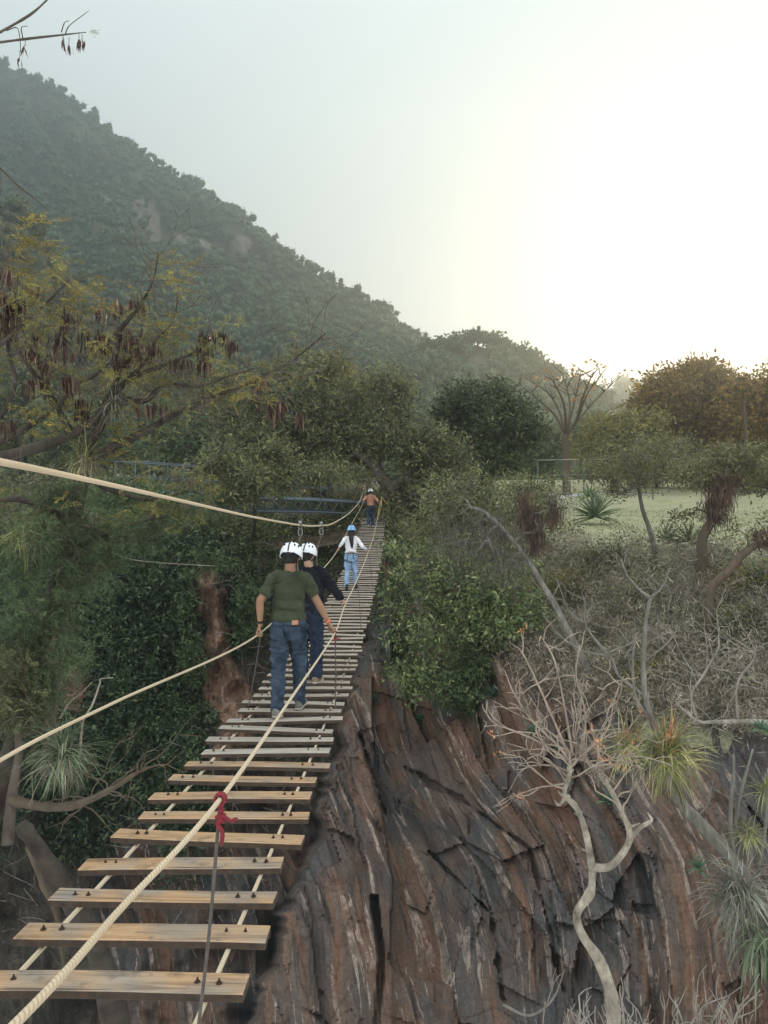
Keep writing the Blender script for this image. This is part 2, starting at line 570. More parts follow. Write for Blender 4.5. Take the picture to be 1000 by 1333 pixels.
# the long oblique crack, the black upright cleft, the hollow at the lower right
def seg_d(ax, ay, bx, by):
    tt = np.clip(((PXc - ax) * (bx - ax) + (PYc - ay) * (by - ay)) / ((bx - ax) ** 2 + (by - ay) ** 2), 0, 1)
    return np.hypot(PXc - (ax + tt * (bx - ax)), PYc - (ay + tt * (by - ay)))
wob = 2.5 * vnoise(np.stack([PXc / 22, PYc / 22, 0 * PXc], -1), 61) + 1.5 * vnoise(np.stack([PXc / 7, PYc / 7, 0 * PXc], -1), 63)
crack = .4 * sstep(3.6, .6, np.minimum(np.minimum(seg_d(528, 1000, 600, 1040), seg_d(600, 1040, 690, 1106)), seg_d(690, 1106, 735, 1290)) + wob)
crack += 1.0 * sstep(5.5, 2, np.minimum(seg_d(487, 1170, 497, 1250), seg_d(497, 1250, 488, 1360)) + wob * .6)
crack += .45 * sstep(3.5, .8, np.minimum(seg_d(560, 1110, 640, 1190), seg_d(640, 1190, 655, 1300)) + wob)
crack += .4 * sstep(3.5, .8, np.minimum(seg_d(470, 960, 500, 1060), seg_d(610, 880, 640, 1000)) + wob)
hol = sstep(1.0, .62, np.hypot((PXc - 960) / 105, (PYc - 1240) / 42) + .5 * lump + .3 * chunk)
hol2 = sstep(1.0, .8, np.hypot((PXc - 875) / 70, (PYc - 1010) / 60) + .1 * lump)
slab = -.0 * sstep(1.0, .85, np.hypot((PXc - 860) / 62, (PYc - 1165) / 42) + .2 * lump)
soft = 1 - .75 * hol2
Df2 = Df + (disp * scale * soft + crack * scale + slab) * fade
Dc = Db * (1 - ke) + Df2 * ke
kb = (1 - ke)
Dc = Dc + kb * fade * (-.35 * beds - .3 * chunk)
PT = np.stack([(PXc - 500) / F * Dc, Dc, (HZ - PYc) / F * Dc], -1)

t = NT('banded_rock')
uvn = t.n('UVMap', uv_map='strata')
tc = t.n('TexCoord')
def band(sx, sy, det=5, rough=.6, dist=0.0):
    mp = t.n('Mapping', {'Vector': uvn.outputs[0], 'Scale': (sx, sy, 1)})
    return t.n('TexNoise', {'Vector': mp.outputs[0], 'Scale': 1, 'Detail': det, 'Roughness': rough, 'Distortion': dist}).outputs[0]
b1 = band(.022, .0022, 3, .5)
b2 = band(.05, .0032, 5, .6, .4)
b3 = band(.10, .006, 5, .6, .3)
b4 = band(.10, .0075, 4, .6, .6)
b5 = band(.085, .0045, 4, .55, .5)
n3 = t.n('TexNoise', {'Vector': tc.outputs['Object'], 'Scale': .33, 'Detail': 4}).outputs[0]
n4 = t.n('TexNoise', {'Vector': tc.outputs['Object'], 'Scale': 2.2, 'Detail': 8, 'Roughness': .7}).outputs[0]
n6 = t.n('TexNoise', {'Vector': tc.outputs['Object'], 'Scale': 11, 'Detail': 8, 'Roughness': .75}).outputs[0]
col = t.ramp(b1, [(.32, (.07, .07, .074)), (.41, (.13, .094, .074)), (.47, (.27, .135, .082)), (.52, (.22, .15, .105)), (.56, (.11, .088, .078)), (.60, (.115, .12, .124)), (.70, (.18, .115, .088))])
col = t.mix(.55, col, t.ramp(b2, [(.34, (.03, .029, .03)), (.45, (.13, .098, .082)), (.53, (.19, .12, .093)), (.62, (.16, .147, .14))]))
col = t.mix(t.ramp(n3, [(.48, (0, 0, 0)), (.60, (.75, .75, .75))]), col, (.085, .09, .096))          # grey dusty areas
col = t.mix(t.ramp(b3, [(.33, (.75, .75, .75)), (.40, (0, 0, 0))]), col, (.035, .032, .032))            # dark seams
col = t.mix(t.ramp(b5, [(.30, (.9, .9, .9)), (.40, (0, 0, 0))]), col, (.022, .021, .022))
col = t.mix(t.ramp(b4, [(.585, (0, 0, 0)), (.605, (1, 1, 1)), (.67, (.4, .4, .4))]), col, t.mix(t.ramp(n4, [(.42, (0, 0, 0)), (.55, (1, 1, 1))]), t.mix(.5, col, (.26, .21, .18)), (.50, .41, .355)))   # pale mineral streaks
col = t.mix(1.0, col, t.ramp(n6, [(.34, (.55, .54, .53)), (.5, (1, 1, 1)), (.66, (1.35, 1.33, 1.3))]), 'MULTIPLY')
col = t.mix(t.ramp(n4, [(.60, (0, 0, 0)), (.68, (.6, .6, .6))]), col, (.16, .16, .125))               # lichen
col = t.n('HueSaturation', {'Color': col, 'Value': .84, 'Saturation': 1.12}).outputs[0]
hh = t.n('Math', {0: t.n('Math', {0: b3, 1: b2}, operation='ADD').outputs[0], 1: t.n('Math', {0: n6, 1: n4}, operation='ADD').outputs[0]}, operation='ADD').outputs[0]
M_ROCK = t.done(t.bsdf(col, .78, t.bump(hh, .055, .9), .35))
def earth(name, cs, sc=1.6):
    t = NT(name); tc = t.n('TexCoord')
    mp = t.n('Mapping', {'Vector': tc.outputs['Object'], 'Scale': (1, 1, .45)})
    a_ = t.n('TexNoise', {'Vector': mp.outputs[0], 'Scale': sc, 'Detail': 9, 'Roughness': .68}).outputs[0]
    b_ = t.n('TexNoise', {'Vector': tc.outputs['Object'], 'Scale': sc * 6, 'Detail': 6, 'Roughness': .7}).outputs[0]
    c_ = t.ramp(a_, [(.32, cs[0]), (.5, cs[1]), (.66, cs[2])])
    c_ = t.mix(1.0, c_, t.ramp(b_, [(.35, (.5, .5, .5)), (.6, (1.25, 1.25, 1.25))]), 'MULTIPLY')
    return t.done(t.bsdf(c_, .9, t.bump(a_, .3, .9), .2))
M_EARTH = earth('gorge_earth', ((.045, .037, .03), (.10, .082, .065), (.15, .135, .11)))
M_REDROCK = earth('red_rock', ((.11, .068, .05), (.26, .155, .105), (.34, .235, .175)), 1.1)
UV = np.stack([U + Dc * 5, V + Dc * 2], -1)
cliff = grid_mesh('cliff', PT, [M_ROCK, M_EARTH, M_REDROCK], uv=UV, smooth=False, kind='structure')
red_patch = np.maximum(sstep(1.3, .9, np.hypot((PXc - 80) / 40, (PYc - 850) / 60) + .4 * lump), sstep(1.3, .9, np.hypot((PXc - 108) / 26, (PYc - 905) / 40) + .4 * lump))
mi = np.where(ke > .25, 0, np.where((pil + .7 * lump > .22) & (pil > .02) | (red_patch > .5), 2, np.where((PYc < 1060 + 50 * lump) | (PXc < 120), 1, 0)))[:-1, :-1]
cliff.data.polygons.foreach_set('material_index', mi.astype(np.int32).ravel())
CL_P, CL_px, CL_py, CL_ke, CL_pil = PT, PXc, PYc, ke, pil


def cliff_at(px, py):
    """point on the canyon wall seen at a photo pixel"""
    j = int(np.argmin(np.abs(cpx - px)))
    i = int(np.argmin(np.abs(CL_py[:, j] - py)))
    return CL_P[i, j].copy()


# ================================================================== mountains with their forest
BARE = ((185, 272, 18, 13), (200, 297, 10, 24), (268, 318, 30, 8), (312, 322, 16, 9), (140, 266, 16, 7), (238, 311, 12, 9), (345, 338, 14, 6), (120, 255, 10, 5))


def mountain(name, ridge, base_d, base_py, mat, cols=160, rows=60, amp=.05, bulge=.0, seed=0, px0=None, px1=None):
    xs, ys, ds = zip(*ridge)
    px = np.linspace(px0 if px0 is not None else xs[0], px1 if px1 is not None else xs[-1], cols)
    back = np.array([1.12, 1.35])
    s = np.concatenate([np.linspace(0, 1, rows), back])
    PX, S = np.meshgrid(px, s)
    rp, rd = np.interp(PX, xs, ys), np.interp(PX, xs, ds)
    Sx = np.minimum(S, 1)
    d = base_d + (rd - base_d) * Sx ** 1.15
    py = base_py + (rp - base_py) * Sx
    nz = fbm(np.stack([PX / 70 + d / 90, d / 60, 0 * PX + seed], -1), 4, seed)
    bare_a = np.zeros_like(d)
    if name == 'mountain':
        wob_ = .5 * fbm(np.stack([PX / 12, py / 12, 0 * PX], -1), 3, 77)
        for (x, y, a, b) in BARE:
            bare_a = np.maximum(bare_a, sstep(1.25, .8, ((PX - x) / a) ** 2 + ((py - y) / b) ** 2 + wob_))
    d = d * (1 + amp * nz * sstep(1.0, .9, Sx) * sstep(0, .1, Sx)) * np.where(S > 1, S, 1)
    z = (HZ - py) * (base_d + (rd - base_d) * Sx ** 1.15) / F
    z = np.where(S > 1, z * (2.0 - S), z)
    PT = np.stack([(PX - 500) / F * d, d, z], -1)
    o = grid_mesh(name, PT, mat, kind='structure')
    at = o.data.attributes.new('bare', 'FLOAT', 'POINT'); at.data.foreach_set('value', bare_a.astype(np.float32).ravel())
    return PT[:rows], PX[:rows], py[:rows]


t = NT('hill_soil')
tc = t.n('TexCoord')
n1 = t.n('TexNoise', {'Vector': tc.outputs['Object'], 'Scale': .03, 'Detail': 8, 'Roughness': .65}).outputs[0]
c = t.ramp(n1, [(.35, (.03, .042, .02)), (.52, (.06, .065, .034)), (.68, (.12, .10, .07))])
n2 = t.n('TexNoise', {'Vector': tc.outputs['Object'], 'Scale': .16, 'Detail': 7, 'Roughness': .7}).outputs[0]
c = t.mix(t.n('Attribute', attribute_name='bare').outputs['Fac'], c, t.ramp(n2, [(.35, (.09, .08, .06)), (.5, (.21, .175, .145)), (.66, (.13, .115, .09))]))
M_HILL = t.done(t.bsdf(c, .95, None, .1))

big_ridge = [(-420, -170, 520), (-200, -50, 510), (-60, 40, 500), (0, 82, 490), (60, 112, 480), (130, 160, 470), (200, 212, 455), (260, 246, 440), (330, 296, 425), (400, 350, 410),
             (460, 384, 400), (500, 404, 395), (520, 424, 392), (560, 450, 388), (600, 470, 384), (660, 510, 380), (720, 560, 376), (760, 600, 372)]
MT1 = mountain('mountain', big_ridge, 130, 640, M_HILL, 420, 170, .09, seed=2)
spur_ridge = [(-420, 60, 200), (-200, 130, 195), (-60, 215, 190), (0, 262, 186), (50, 300, 182), (100, 362, 178), (160, 410, 174), (230, 470, 168), (300, 530, 160), (380, 600, 150), (420, 640, 146)]
MT2 = mountain('foothill', spur_ridge, 80, 668, M_HILL, 110, 40, .05, seed=5)
hill_ridge = [(470, 520, 300), (520, 470, 298), (575, 455, 295), (620, 449, 292), (660, 463, 290), (700, 484, 288), (740, 500, 285), (790, 524, 282), (850, 556, 278), (930, 596, 270)]
MT3 = mountain('hill', hill_ridge, 130, 640, M_HILL, 90, 36, .03, seed=8)
far_ridge = [(700, 560, 640), (770, 522, 640), (810, 508, 640), (860, 497, 640), (920, 507, 640), (1000, 520, 640), (1100, 500, 640), (1250, 470, 640), (1500, 430, 640), (1800, 470, 640)]
MT4 = mountain('distant_hill', far_ridge, 330, 612, M_HILL, 60, 20, .02, seed=11)


def lump_trees(mb, C, H, nleaf, lsize, squash=1.0):
    """far trees: a cloud of leaf sprays around an uneven core"""
    for c, h in zip(C, H):
        r = h * .5
        k = rng.integers(2, 4)
        off = rng.normal(size=(k, 3)) * [r * .35, r * .35, r * .22]
        rr = r * rng.uniform(.5, .8, k)
        for o, q in zip(off, rr):
            cc = c + o + [0, 0, h * .5]
            n = int(nleaf / k)
            dr = unit(rng.normal(size=(n, 3)) + [0, 0, .25])
            pos = cc + dr * (q * rng.uniform(.6, 1.05, n)[:, None]) * [1, 1, squash]
            dd = unit(dr * .6 + rng.normal(size=(n, 3)) * .8)
            mb.leaves(pos - dd * lsize * .4, dd, lsize * rng.uniform(.6, 1.3, n), lsize * .75)
            mb.ball(cc, (q * .72, q * .72, q * .7 * squash), seg=6, rings=4)


def scatter_hill(MT, n, hmin, hmax, nleaf, lsize, mb, cond=None, ridge_extra=0):
    PT, PX, PY = MT
    nr, nc = PT.shape[:2]
    C, H = [], []
    tries = 0
    while len(C) < n and tries < n * 6:
        tries += 1
        i = rng.uniform(0, nr - 1.001); j = rng.uniform(0, nc - 1.001)
        a, b = int(i), int(j)
        p = PT[a, b] * (1 - i + a) * (1 - j + b) + PT[a + 1, b] * (i - a) * (1 - j + b) + PT[a, b + 1] * (1 - i + a) * (j - b) + PT[a + 1, b + 1] * (i - a) * (j - b)
        px, py = PX[a, b], PY[a, b]
        if px < -160 or px > 1150:
            continue
        if cond is not None and not cond(px, py):
            continue
        C.append(p); H.append(rng.uniform(hmin, hmax))
    for k in range(ridge_extra):
        j = rng.uniform(0, nc - 1.001); b = int(j)
        if not -160 < PX[-1, b] < 1150:
            continue
        C.append(PT[-1, b] * (1 - j + b) + PT[-1, b + 1] * (j - b)); H.append(rng.uniform(hmin, hmax) * rng.uniform(.35, 1.35))
    lump_trees(mb, np.array(C) - [0, 0, .8], H, nleaf, lsize)


M_FOREST = leaf_mat('forest_leaves', (.030, .066, .026), (.058, .105, .038), (.10, .145, .05), .25)
M_FOREST2 = leaf_mat('foothill_leaves', (.045, .055, .020), (.09, .10, .034), (.16, .15, .05), .3)


def bare_rock(px, py):
    for (x, y, a, b) in BARE:
        if ((px - x) / a) ** 2 + ((py - y) / b) ** 2 < .8 and rng.uniform() < .9:
            return False
    return True


mb = MB(); scatter_hill(MT1, 8000, 2.6, 7.2, 44, 1.0, mb, bare_rock, 300)
mb.build('mountain_forest', M_FOREST, kind='stuff')
mb = MB(); scatter_hill(MT2, 620, 3.2, 6, 150, .62, mb, None, 60)
mb.build('foothill_forest', M_FOREST2, kind='stuff')
mb = MB(); scatter_hill(MT3, 420, 5, 8, 60, 1.3, mb, None, 20)
scatter_hill(MT4, 500, 9, 15, 30, 3.0, mb, None, 80)
mb.build('hill_forest', M_FOREST, kind='stuff')

# ---- the air between the camera and the hills
hb = MB()
x0, x1, y0, y1, z0, z1 = -1800, 1900, -40, 960, -60, 420
hb.add([[x, y, z] for x in (x0, x1) for y in (y0, y1) for z in (z0, z1)], [(0, 1, 3, 2), (4, 6, 7, 5), (0, 4, 5, 1), (2, 3, 7, 6), (0, 2, 6, 4), (1, 5, 7, 3)])
t = NT('haze_air')
vol = t.n('VolumePrincipled', {'Color': (.72, .92, 1.0, 1), 'Density': .0014, 'Anisotropy': .7})
t.t.links.new(vol.outputs[0], t.out.inputs['Volume'])
haze = hb.build('haze', t.m, kind='stuff', smooth=False)
# ================================================================== rope bridge
def deck_drop(d):
    return 3.37 - .0033 * (d - 23) ** 2


def deck_z(d):
    return -deck_drop(d)


def deck_x(d):
    return -1.155 + .0185 * d


t = NT('plank_wood')
tc = t.n('TexCoord'); oi = t.n('ObjectInfo')
off = t.n('Combine' + 'XYZ', {0: t.n('Math', {0: oi.outputs['Random'], 1: 40.0}, operation='MULTIPLY').outputs[0]})
va = t.n('VectorMath', {0: tc.outputs['Object'], 1: off.outputs[0]}, operation='ADD')
mp = t.n('Mapping', {'Vector': va.outputs[0], 'Scale': (1.1, 13, 13)})
g1 = t.n('TexNoise', {'Vector': mp.outputs[0], 'Scale': 2.2, 'Detail': 7, 'Roughness': .62, 'Distortion': .8}).outputs[0]
g2 = t.n('TexNoise', {'Vector': va.outputs[0], 'Scale': 3.5, 'Detail': 3}).outputs[0]
c = t.ramp(g1, [(.28, (.24, .135, .07)), (.48, (.40, .245, .13)), (.6, (.48, .305, .17)), (.74, (.30, .18, .095))])
grey = t.ramp(g1, [(.3, (.13, .115, .10)), (.7, (.33, .30, .265))])
wmix = t.n('Math', {0: t.ramp(g2, [(.4, (0, 0, 0)), (.62, (1, 1, 1))]), 1: t.ramp(oi.outputs['Random'], [(0, (.15, .15, .15)), (1, (1, 1, 1))])}, operation='MULTIPLY')
c = t.mix(wmix.outputs[0], c, grey)
g4 = t.n('TexNoise', {'Vector': va.outputs[0], 'Scale': 9, 'Detail': 6, 'Roughness': .7}).outputs[0]
c = t.mix(t.ramp(g4, [(.55, (0, 0, 0)), (.68, (.65, .65, .65))]), c, (.10, .07, .05))
mp2 = t.n('Mapping', {'Vector': va.outputs[0], 'Scale': (.7, 34, 34)})
g5 = t.n('TexNoise', {'Vector': mp2.outputs[0], 'Scale': 2.0, 'Detail': 3, 'Distortion': .4}).outputs[0]
c = t.mix(t.ramp(g5, [(.33, (.8, .8, .8)), (.39, (0, 0, 0))]), c, (.05, .032, .02))
M_PLANK = t.done(t.bsdf(c, .42, t.bump(g1, .004, .7), .45))
M_PLANK_OLD = None
t = NT('plank_wood_weathered')
tc = t.n('TexCoord'); oi = t.n('ObjectInfo')
off = t.n('CombineXYZ', {0: t.n('Math', {0: oi.outputs['Random'], 1: 40.0}, operation='MULTIPLY').outputs[0]})
va = t.n('VectorMath', {0: tc.outputs['Object'], 1: off.outputs[0]}, operation='ADD')
mp = t.n('Mapping', {'Vector': va.outputs[0], 'Scale': (1.1, 13, 13)})
g1 = t.n('TexNoise', {'Vector': mp.outputs[0], 'Scale': 2.2, 'Detail': 6, 'Roughness': .62, 'Distortion': .8}).outputs[0]
c = t.ramp(g1, [(.3, (.21, .175, .145)), (.55, (.37, .33, .285)), (.72, (.48, .43, .38))])
c = t.mix(t.ramp(oi.outputs['Random'], [(0, (0, 0, 0)), (1, (.45, .45, .45))]), c, (.24, .165, .105))
M_PLANK_OLD = t.done(t.bsdf(c, .5, t.bump(g1, .004, .7), .4))

M_PLANK_EDGE = plain_mat('plank_stain_shade_edge', (.05, .033, .022), .7, .45, 22)  # stained edge wood, with part of the edge's shade painted into the colour
t = NT('rope_cream')
uvn = t.n('UVMap', uv_map='twist')
sx = t.n('SeparateXYZ', {0: uvn.outputs[0]})
s1 = t.n('Math', {0: sx.outputs[0], 1: 3.0}, operation='MULTIPLY')
s2 = t.n('Math', {0: sx.outputs[1], 1: 62.0}, operation='MULTIPLY')
ss = t.n('Math', {0: t.n('Math', {0: s1.outputs[0], 1: s2.outputs[0]}, operation='ADD').outputs[0], 1: 1.0}, operation='FRACT')
tri = t.n('Math', {0: ss.outputs[0], 1: .5}, operation='PINGPONG')
nz = t.n('TexNoise', {'Vector': t.n('TexCoord').outputs['Object'], 'Scale': 60, 'Detail': 3}).outputs[0]
n5 = t.n('TexNoise', {'Vector': t.n('TexCoord').outputs['Object'], 'Scale': 1.6, 'Detail': 4}).outputs[0]
cl = t.ramp(tri.outputs[0], [(0, (.33, .26, .17)), (.18, (.55, .45, .32)), (.5, (.64, .545, .42))])
cl = t.mix(t.ramp(n5, [(.4, (0, 0, 0)), (.7, (.7, .7, .7))]), cl, (.47, .38, .26))
M_ROPE = t.done(t.bsdf(cl, .75, t.bump(tri.outputs[0], .003, .8), .25))
M_ROPE_YEL = plain_mat('rope_yellow', (.55, .40, .13), .7, .2)
M_ROPE_DARK = plain_mat('rope_dark', (.10, .085, .075), .8, .3, 30)
M_CORD_RED = plain_mat('cord_red', (.20, .02, .03), .7, .25, 40)
M_STEEL = plain_mat('steel_dull', (.33, .33, .34), .35, .25, 40, metal=1)
M_BOLT = plain_mat('bolt_rusty', (.09, .06, .045), .55, .4, 60, metal=.6)


def rope(name, path, r, mat, parent, sides=10):
    path = np.asarray(path)
    mb = MB(); mb.tube(path, r, sides, cap=True)
    o = mb.build(name, mat, parent)
    me = o.data
    ln = np.concatenate([[0], np.cumsum(np.linalg.norm(np.diff(path, axis=0), axis=1))])
    n = len(path)
    uvl = me.uv_layers.new(name='twist')
    vi = np.zeros(len(me.loops), np.int32); me.loops.foreach_get('vertex_index', vi)
    ls = np.zeros(len(me.polygons), np.int32); me.polygons.foreach_get('loop_start', ls)
    ring = np.minimum(vi // sides, n - 1); col = (vi % sides).astype(float)
    u = col / sides
    # seam: loops of the last column wrap to 1
    lt = np.diff(np.append(ls, len(vi)))
    for s0, k in zip(ls, lt):
        seg = col[s0:s0 + k]
        if seg.max() == sides - 1 and seg.min() == 0 and k == 4:
            u[s0:s0 + k] = np.where(seg == 0, 1.0, seg / sides)
    uvl.data.foreach_set('uv', np.stack([u, ln[ring]], -1).astype(np.float32).ravel())
    return o


bridge = thing('suspension_bridge', 'narrow rope suspension bridge of spaced wooden planks crossing the gorge to the far rim', 'bridge', (deck_x(3.2), 3.2, deck_z(3.2)))
D0, DSP, DEND = 3.10, .405, 36.6
nplk = int((DEND - D0) / DSP) + 1
plank_meshes = []
for var in range(8):
    mb = MB()
    r_ = random.Random(var)
    # bevelled plank, a little warped
    nseg = 8
    hw, hd, hh_ = .55, .074, .017
    vs, qs, qe = [], [], []
    prof = [(-hd, -hh_ + .003), (-hd, hh_ - .005), (-hd + .005, hh_), (hd - .005, hh_), (hd, hh_ - .005), (hd, -hh_ + .003), (hd - .003, -hh_), (-hd + .003, -hh_)]
    for k in range(nseg + 1):
        x = -hw + 2 * hw * k / nseg
        wz = .0035 * math.sin(k * .45 + var) + .0006 * r_.uniform(-1, 1); tw = .02 * math.sin(var + k * .25)
        wy = .002 * math.sin(k * .6 + var * 2)
        if k in (0, nseg):
            x += r_.uniform(-.012, .012)
        for (y, z) in prof:
            vs.append((x, y + wy, z + wz + y * tw))
    m_ = len(prof)
    for k in range(nseg):
        for j in range(m_):
            j2 = (j + 1) % m_
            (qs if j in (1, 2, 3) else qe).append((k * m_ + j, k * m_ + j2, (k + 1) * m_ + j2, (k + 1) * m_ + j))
    e0 = list(range(m_)); e1 = [nseg * m_ + j for j in range(m_)]
    mb.add(vs, qs); mb.n -= len(vs); mb.v.pop()
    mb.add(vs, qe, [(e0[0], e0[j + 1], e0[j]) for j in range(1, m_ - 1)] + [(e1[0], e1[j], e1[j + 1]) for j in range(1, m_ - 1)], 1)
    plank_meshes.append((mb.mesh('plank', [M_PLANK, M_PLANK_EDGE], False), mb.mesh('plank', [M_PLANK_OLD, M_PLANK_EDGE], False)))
bm_ = MB()
bm_.tube([[0, 0, -.03], [0, 0, .018]], .0042, 8)
bm_.tube([[0, 0, .001], [0, 0, .003]], .013, 12)
bm_.tube([[0, 0, .004], [0, 0, .009]], .0078, 6)
bolt_me = bm_.mesh('bolt', M_BOLT, False)
bpos = Vector(bridge.location)
plank_y = []
for k in range(nplk):
    d = D0 + DSP * k + (.012 * math.sin(k * 2.1))
    slope = math.atan(-(deck_drop(d + .1) - deck_drop(d - .1)) / .2)
    x = deck_x(d) + .022 * math.sin(k * 1.7) + .008 * math.sin(k * 5.1)
    me = plank_meshes[(k * 5) % 8][0 if k < 9 else 1]
    o = link('plank', me, bridge)
    sx = (1.0 + .03 * math.sin(k * 3.3) + .02 * math.sin(k * 12.7))
    o.scale = (sx, 1.0 + .10 * math.sin(k * 2.2), 1)
    o.location = Vector((x, d, deck_z(d))) - bpos
    o.rotation_euler = (slope, (.020 * math.sin(k * 1.9)), R(-1.0) + .030 * math.sin(k * 2.7))
    plank_y.append(d)
    if k < 22:
        for bx in (-.445, -.375, .375, .445):
            b = link('bolt', bolt_me, o)
            b.location = (bx / sx + .01 * math.sin(k * 7 + bx * 30), .012 * math.sin(k * 4 + bx * 9), hh_)
ds = np.linspace(-.6, 37.4, 150)
for s_ in (-1, 1):
    pth = np.stack([deck_x(ds) + s_ * .41, ds, [deck_z(q) - .03 for q in ds]], -1)
    rope('deck_cable', pth, .011, M_ROPE, bridge, 8)

# ropes held by the walkers: control points measured at the hands
RH = [(-.62, -1.2, -.25), (-.57, .2, -.60), P(20, 1333, 1.17), P(160, 1180, 1.72), P(287, 1040, 2.5), P(375, 915, 4.5), P(436, 824, 8.42), P(449, 788, 10.35), P(464, 757, 14), P(479.5, 719, 20.55), P(488, 692, 27), P(494.5, 658, 34.6), P(497.5, 645, 37.6)]
LH = [(-1.66, -1.2, -.2), (-1.64, .6, -.66), P(-170, 1110, 2.45), P(0, 990, 3.3), P(150, 914, 4.7), P(335, 827, 8.15), P(396, 766, 12.5), P(422, 739, 16), P(439, 717, 20.3), P(459, 680, 28), P(473.5, 653, 34.6), P(476, 632, 37.4)]
SL = [(-1.02, -1.2, .5), P(-260, 555, 1.3), P(0, 601, 2.05), P(130, 628, 3.1), P(250, 655, 4.9), P(330, 673, 7), P(391, 683.5, 9.3), P(418, 684, 10.6), P(436, 680, 14), P(458, 665, 22), P(470, 649, 30), P(475, 631, 37.6)]
rh_path, lh_path, sl_path = catmull(RH, 14), catmull(LH, 14), catmull(SL, 14)
rope('hand_rope', rh_path, .0079, M_ROPE, bridge, 12)
rope('hand_rope', lh_path, .0088, M_ROPE, bridge, 12)


def on_path(path, d):
    return np.array([np.interp(d, path[:, 1], path[:, k]) for k in range(3)])


for (side, dd) in ((1, 2.5), (1, 8.45), (1, 14.4), (1, 20.7), (1, 26.6), (1, 32.4), (-1, 8.35), (-1, 14.4), (-1, 26.6), (-1, 32.4)):
    top = on_path(rh_path if side > 0 else lh_path, dd)
    db = dd + (.12 if dd < 3 else .1)
    bot = np.array([deck_x(db) + side * .47, db, deck_z(db) - .04])
    mid = (top + bot) / 2 + [0.006, .01, 0]
    o = MB(); o.tube(catmull([top, mid, bot], 6), .0058 if dd < 3 else .0062, 8)
    dr = o.build('suspender_cord', M_ROPE_DARK if side > 0 or dd > 9 else M_ROPE_DARK, bridge)
    if dd < 9 and side > 0:
        kb_ = MB()
        s0 = .62 if dd < 3 else .6
        for a in range(3):      # turns of red cord round the rope
            ang = np.linspace(0, 2 * math.pi, 14)
            tdir = unit(on_path(rh_path, dd + .05) - on_path(rh_path, dd - .05))
            n1_ = unit(np.cross(tdir, [0, 0, 1])); n2_ = np.cross(tdir, n1_)
            ring = top + tdir * (a - 1) * .0105 + (n1_[None] * np.cos(ang)[:, None] + n2_[None] * np.sin(ang)[:, None]) * .0155
            kb_.tube(ring, .0055, 6, cap=False)
        for a in range(4):
            p0 = top + [0.002 * a, 0, -.02 - .016 * a]
            kb_.ball(p0, (.011, .011, .011), seg=8, rings=6)
        q = top + np.array([0, 0, -.07])
        kb_.tube(catmull([q + [-.012, 0, .012], q + [.01, -.008, .02], q + [.034, -.006, .003], q + [.05, -.004, .008]], 5), .0062, 6, dome=True)
        kb_.tube(catmull([q + [.012, 0, .018], q + [-.006, -.012, -.004], q + [.008, -.01, -.03], q + [.004, 0, -.07]], 5), .0075, 6, dome=True)
        kb_.build('red_knot', M_CORD_RED, dr)

# far landing
lp = thing('landing_platform', 'weathered timber landing at the far end of the plank walkway under the leaning tree', 'platform', (deck_x(37.2) + .1, 37.2, deck_z(37.2) - .1))
mb = MB()
for k in range(6):
    mb.box((deck_x(37.2) + .12, 36.85 + k * .17, deck_z(36.9) + .01 * math.sin(k * 2)), (1.75 + .1 * math.sin(k * 3), .155, .04), bev=.006)
mb.build('boards', M_PLANK_OLD, lp, smooth=False)
mb = MB()
for s_ in (-.6, .75):
    mb.tube([[deck_x(37.2) + s_, 36.8, deck_z(36.9) - .09], [deck_x(37.2) + s_, 38.2, deck_z(36.9) - .09]], .06, 8)
mb.build('bearers', M_PLANK_OLD, lp)

# yellow guide ropes running up from the landing to the trees
for nm, lab, pts in (('guide_rope', 'yellow guide rope rising from the landing to the left tree', [P(459, 652, 38.4), P(466, 640, 38.2), P(474, 630, 38)]),
                     ('guide_rope', 'yellow guide rope looped down beside the far walker', [P(497, 646, 37), P(496, 660, 36.8), P(493, 672, 36.6)]),
                     ('guide_rope', 'yellow guide rope slanting to the base of the leaning tree', [P(497, 647, 37.4), P(503, 655, 37.4), P(508, 663, 37.3)])):
    o = MB(); o.tube(catmull(pts, 6), .022, 6)
    root_at_base(o.build(nm, M_ROPE_YEL), lab, 'rope')

sl = rope('safety_line', sl_path, .0099, M_ROPE, None, 12)
root_at_base(sl, 'thick cream safety line stretched overhead along the whole bridge', 'rope')


def trolley(d, label, hook_to):
    top = on_path(sl_path, d)
    o = thing('pulley_trolley', label, 'pulley', top, 'pulley trolleys clipped on the overhead line')
    mb = MB()
    for s_ in (-1, 1):
        mb.box(top + [s_ * .017, 0, .005], (.005, .085, .10), bev=.002)
    mb.build('side_plate', M_STEEL, o, smooth=False)
    mb = MB()
    for s_ in (-1, 1):
        mb.tube([top + [-.013, s_ * .022, .030], top + [.013, s_ * .022, .030]], .019, 12)
    mb.build('wheel', M_STEEL, o)
    mb = MB()
    c = top + [0, 0, -.095]
    ang = np.linspace(0, 2 * math.pi, 20)
    ring = c + np.array([0, 0, .012]) + np.stack([.024 * np.cos(ang), 0 * ang, .046 * np.sin(ang)], -1)
    mb.tube(ring, .0055, 8, cap=False)
    mb.build('carabiner', M_STEEL, o)
    ln = MB()
    a = top + np.array([0, 0, -.128]); b = np.asarray(hook_to)
    ln.tube(catmull([a, a * .75 + b * .25 + np.array([-.05, .02, -.09]), a * .35 + b * .65 + np.array([-.03, .0, -.10]), b], 8), .011, 7)
    ln.build('lanyard', M_ROPE_DARK, o)
    return o
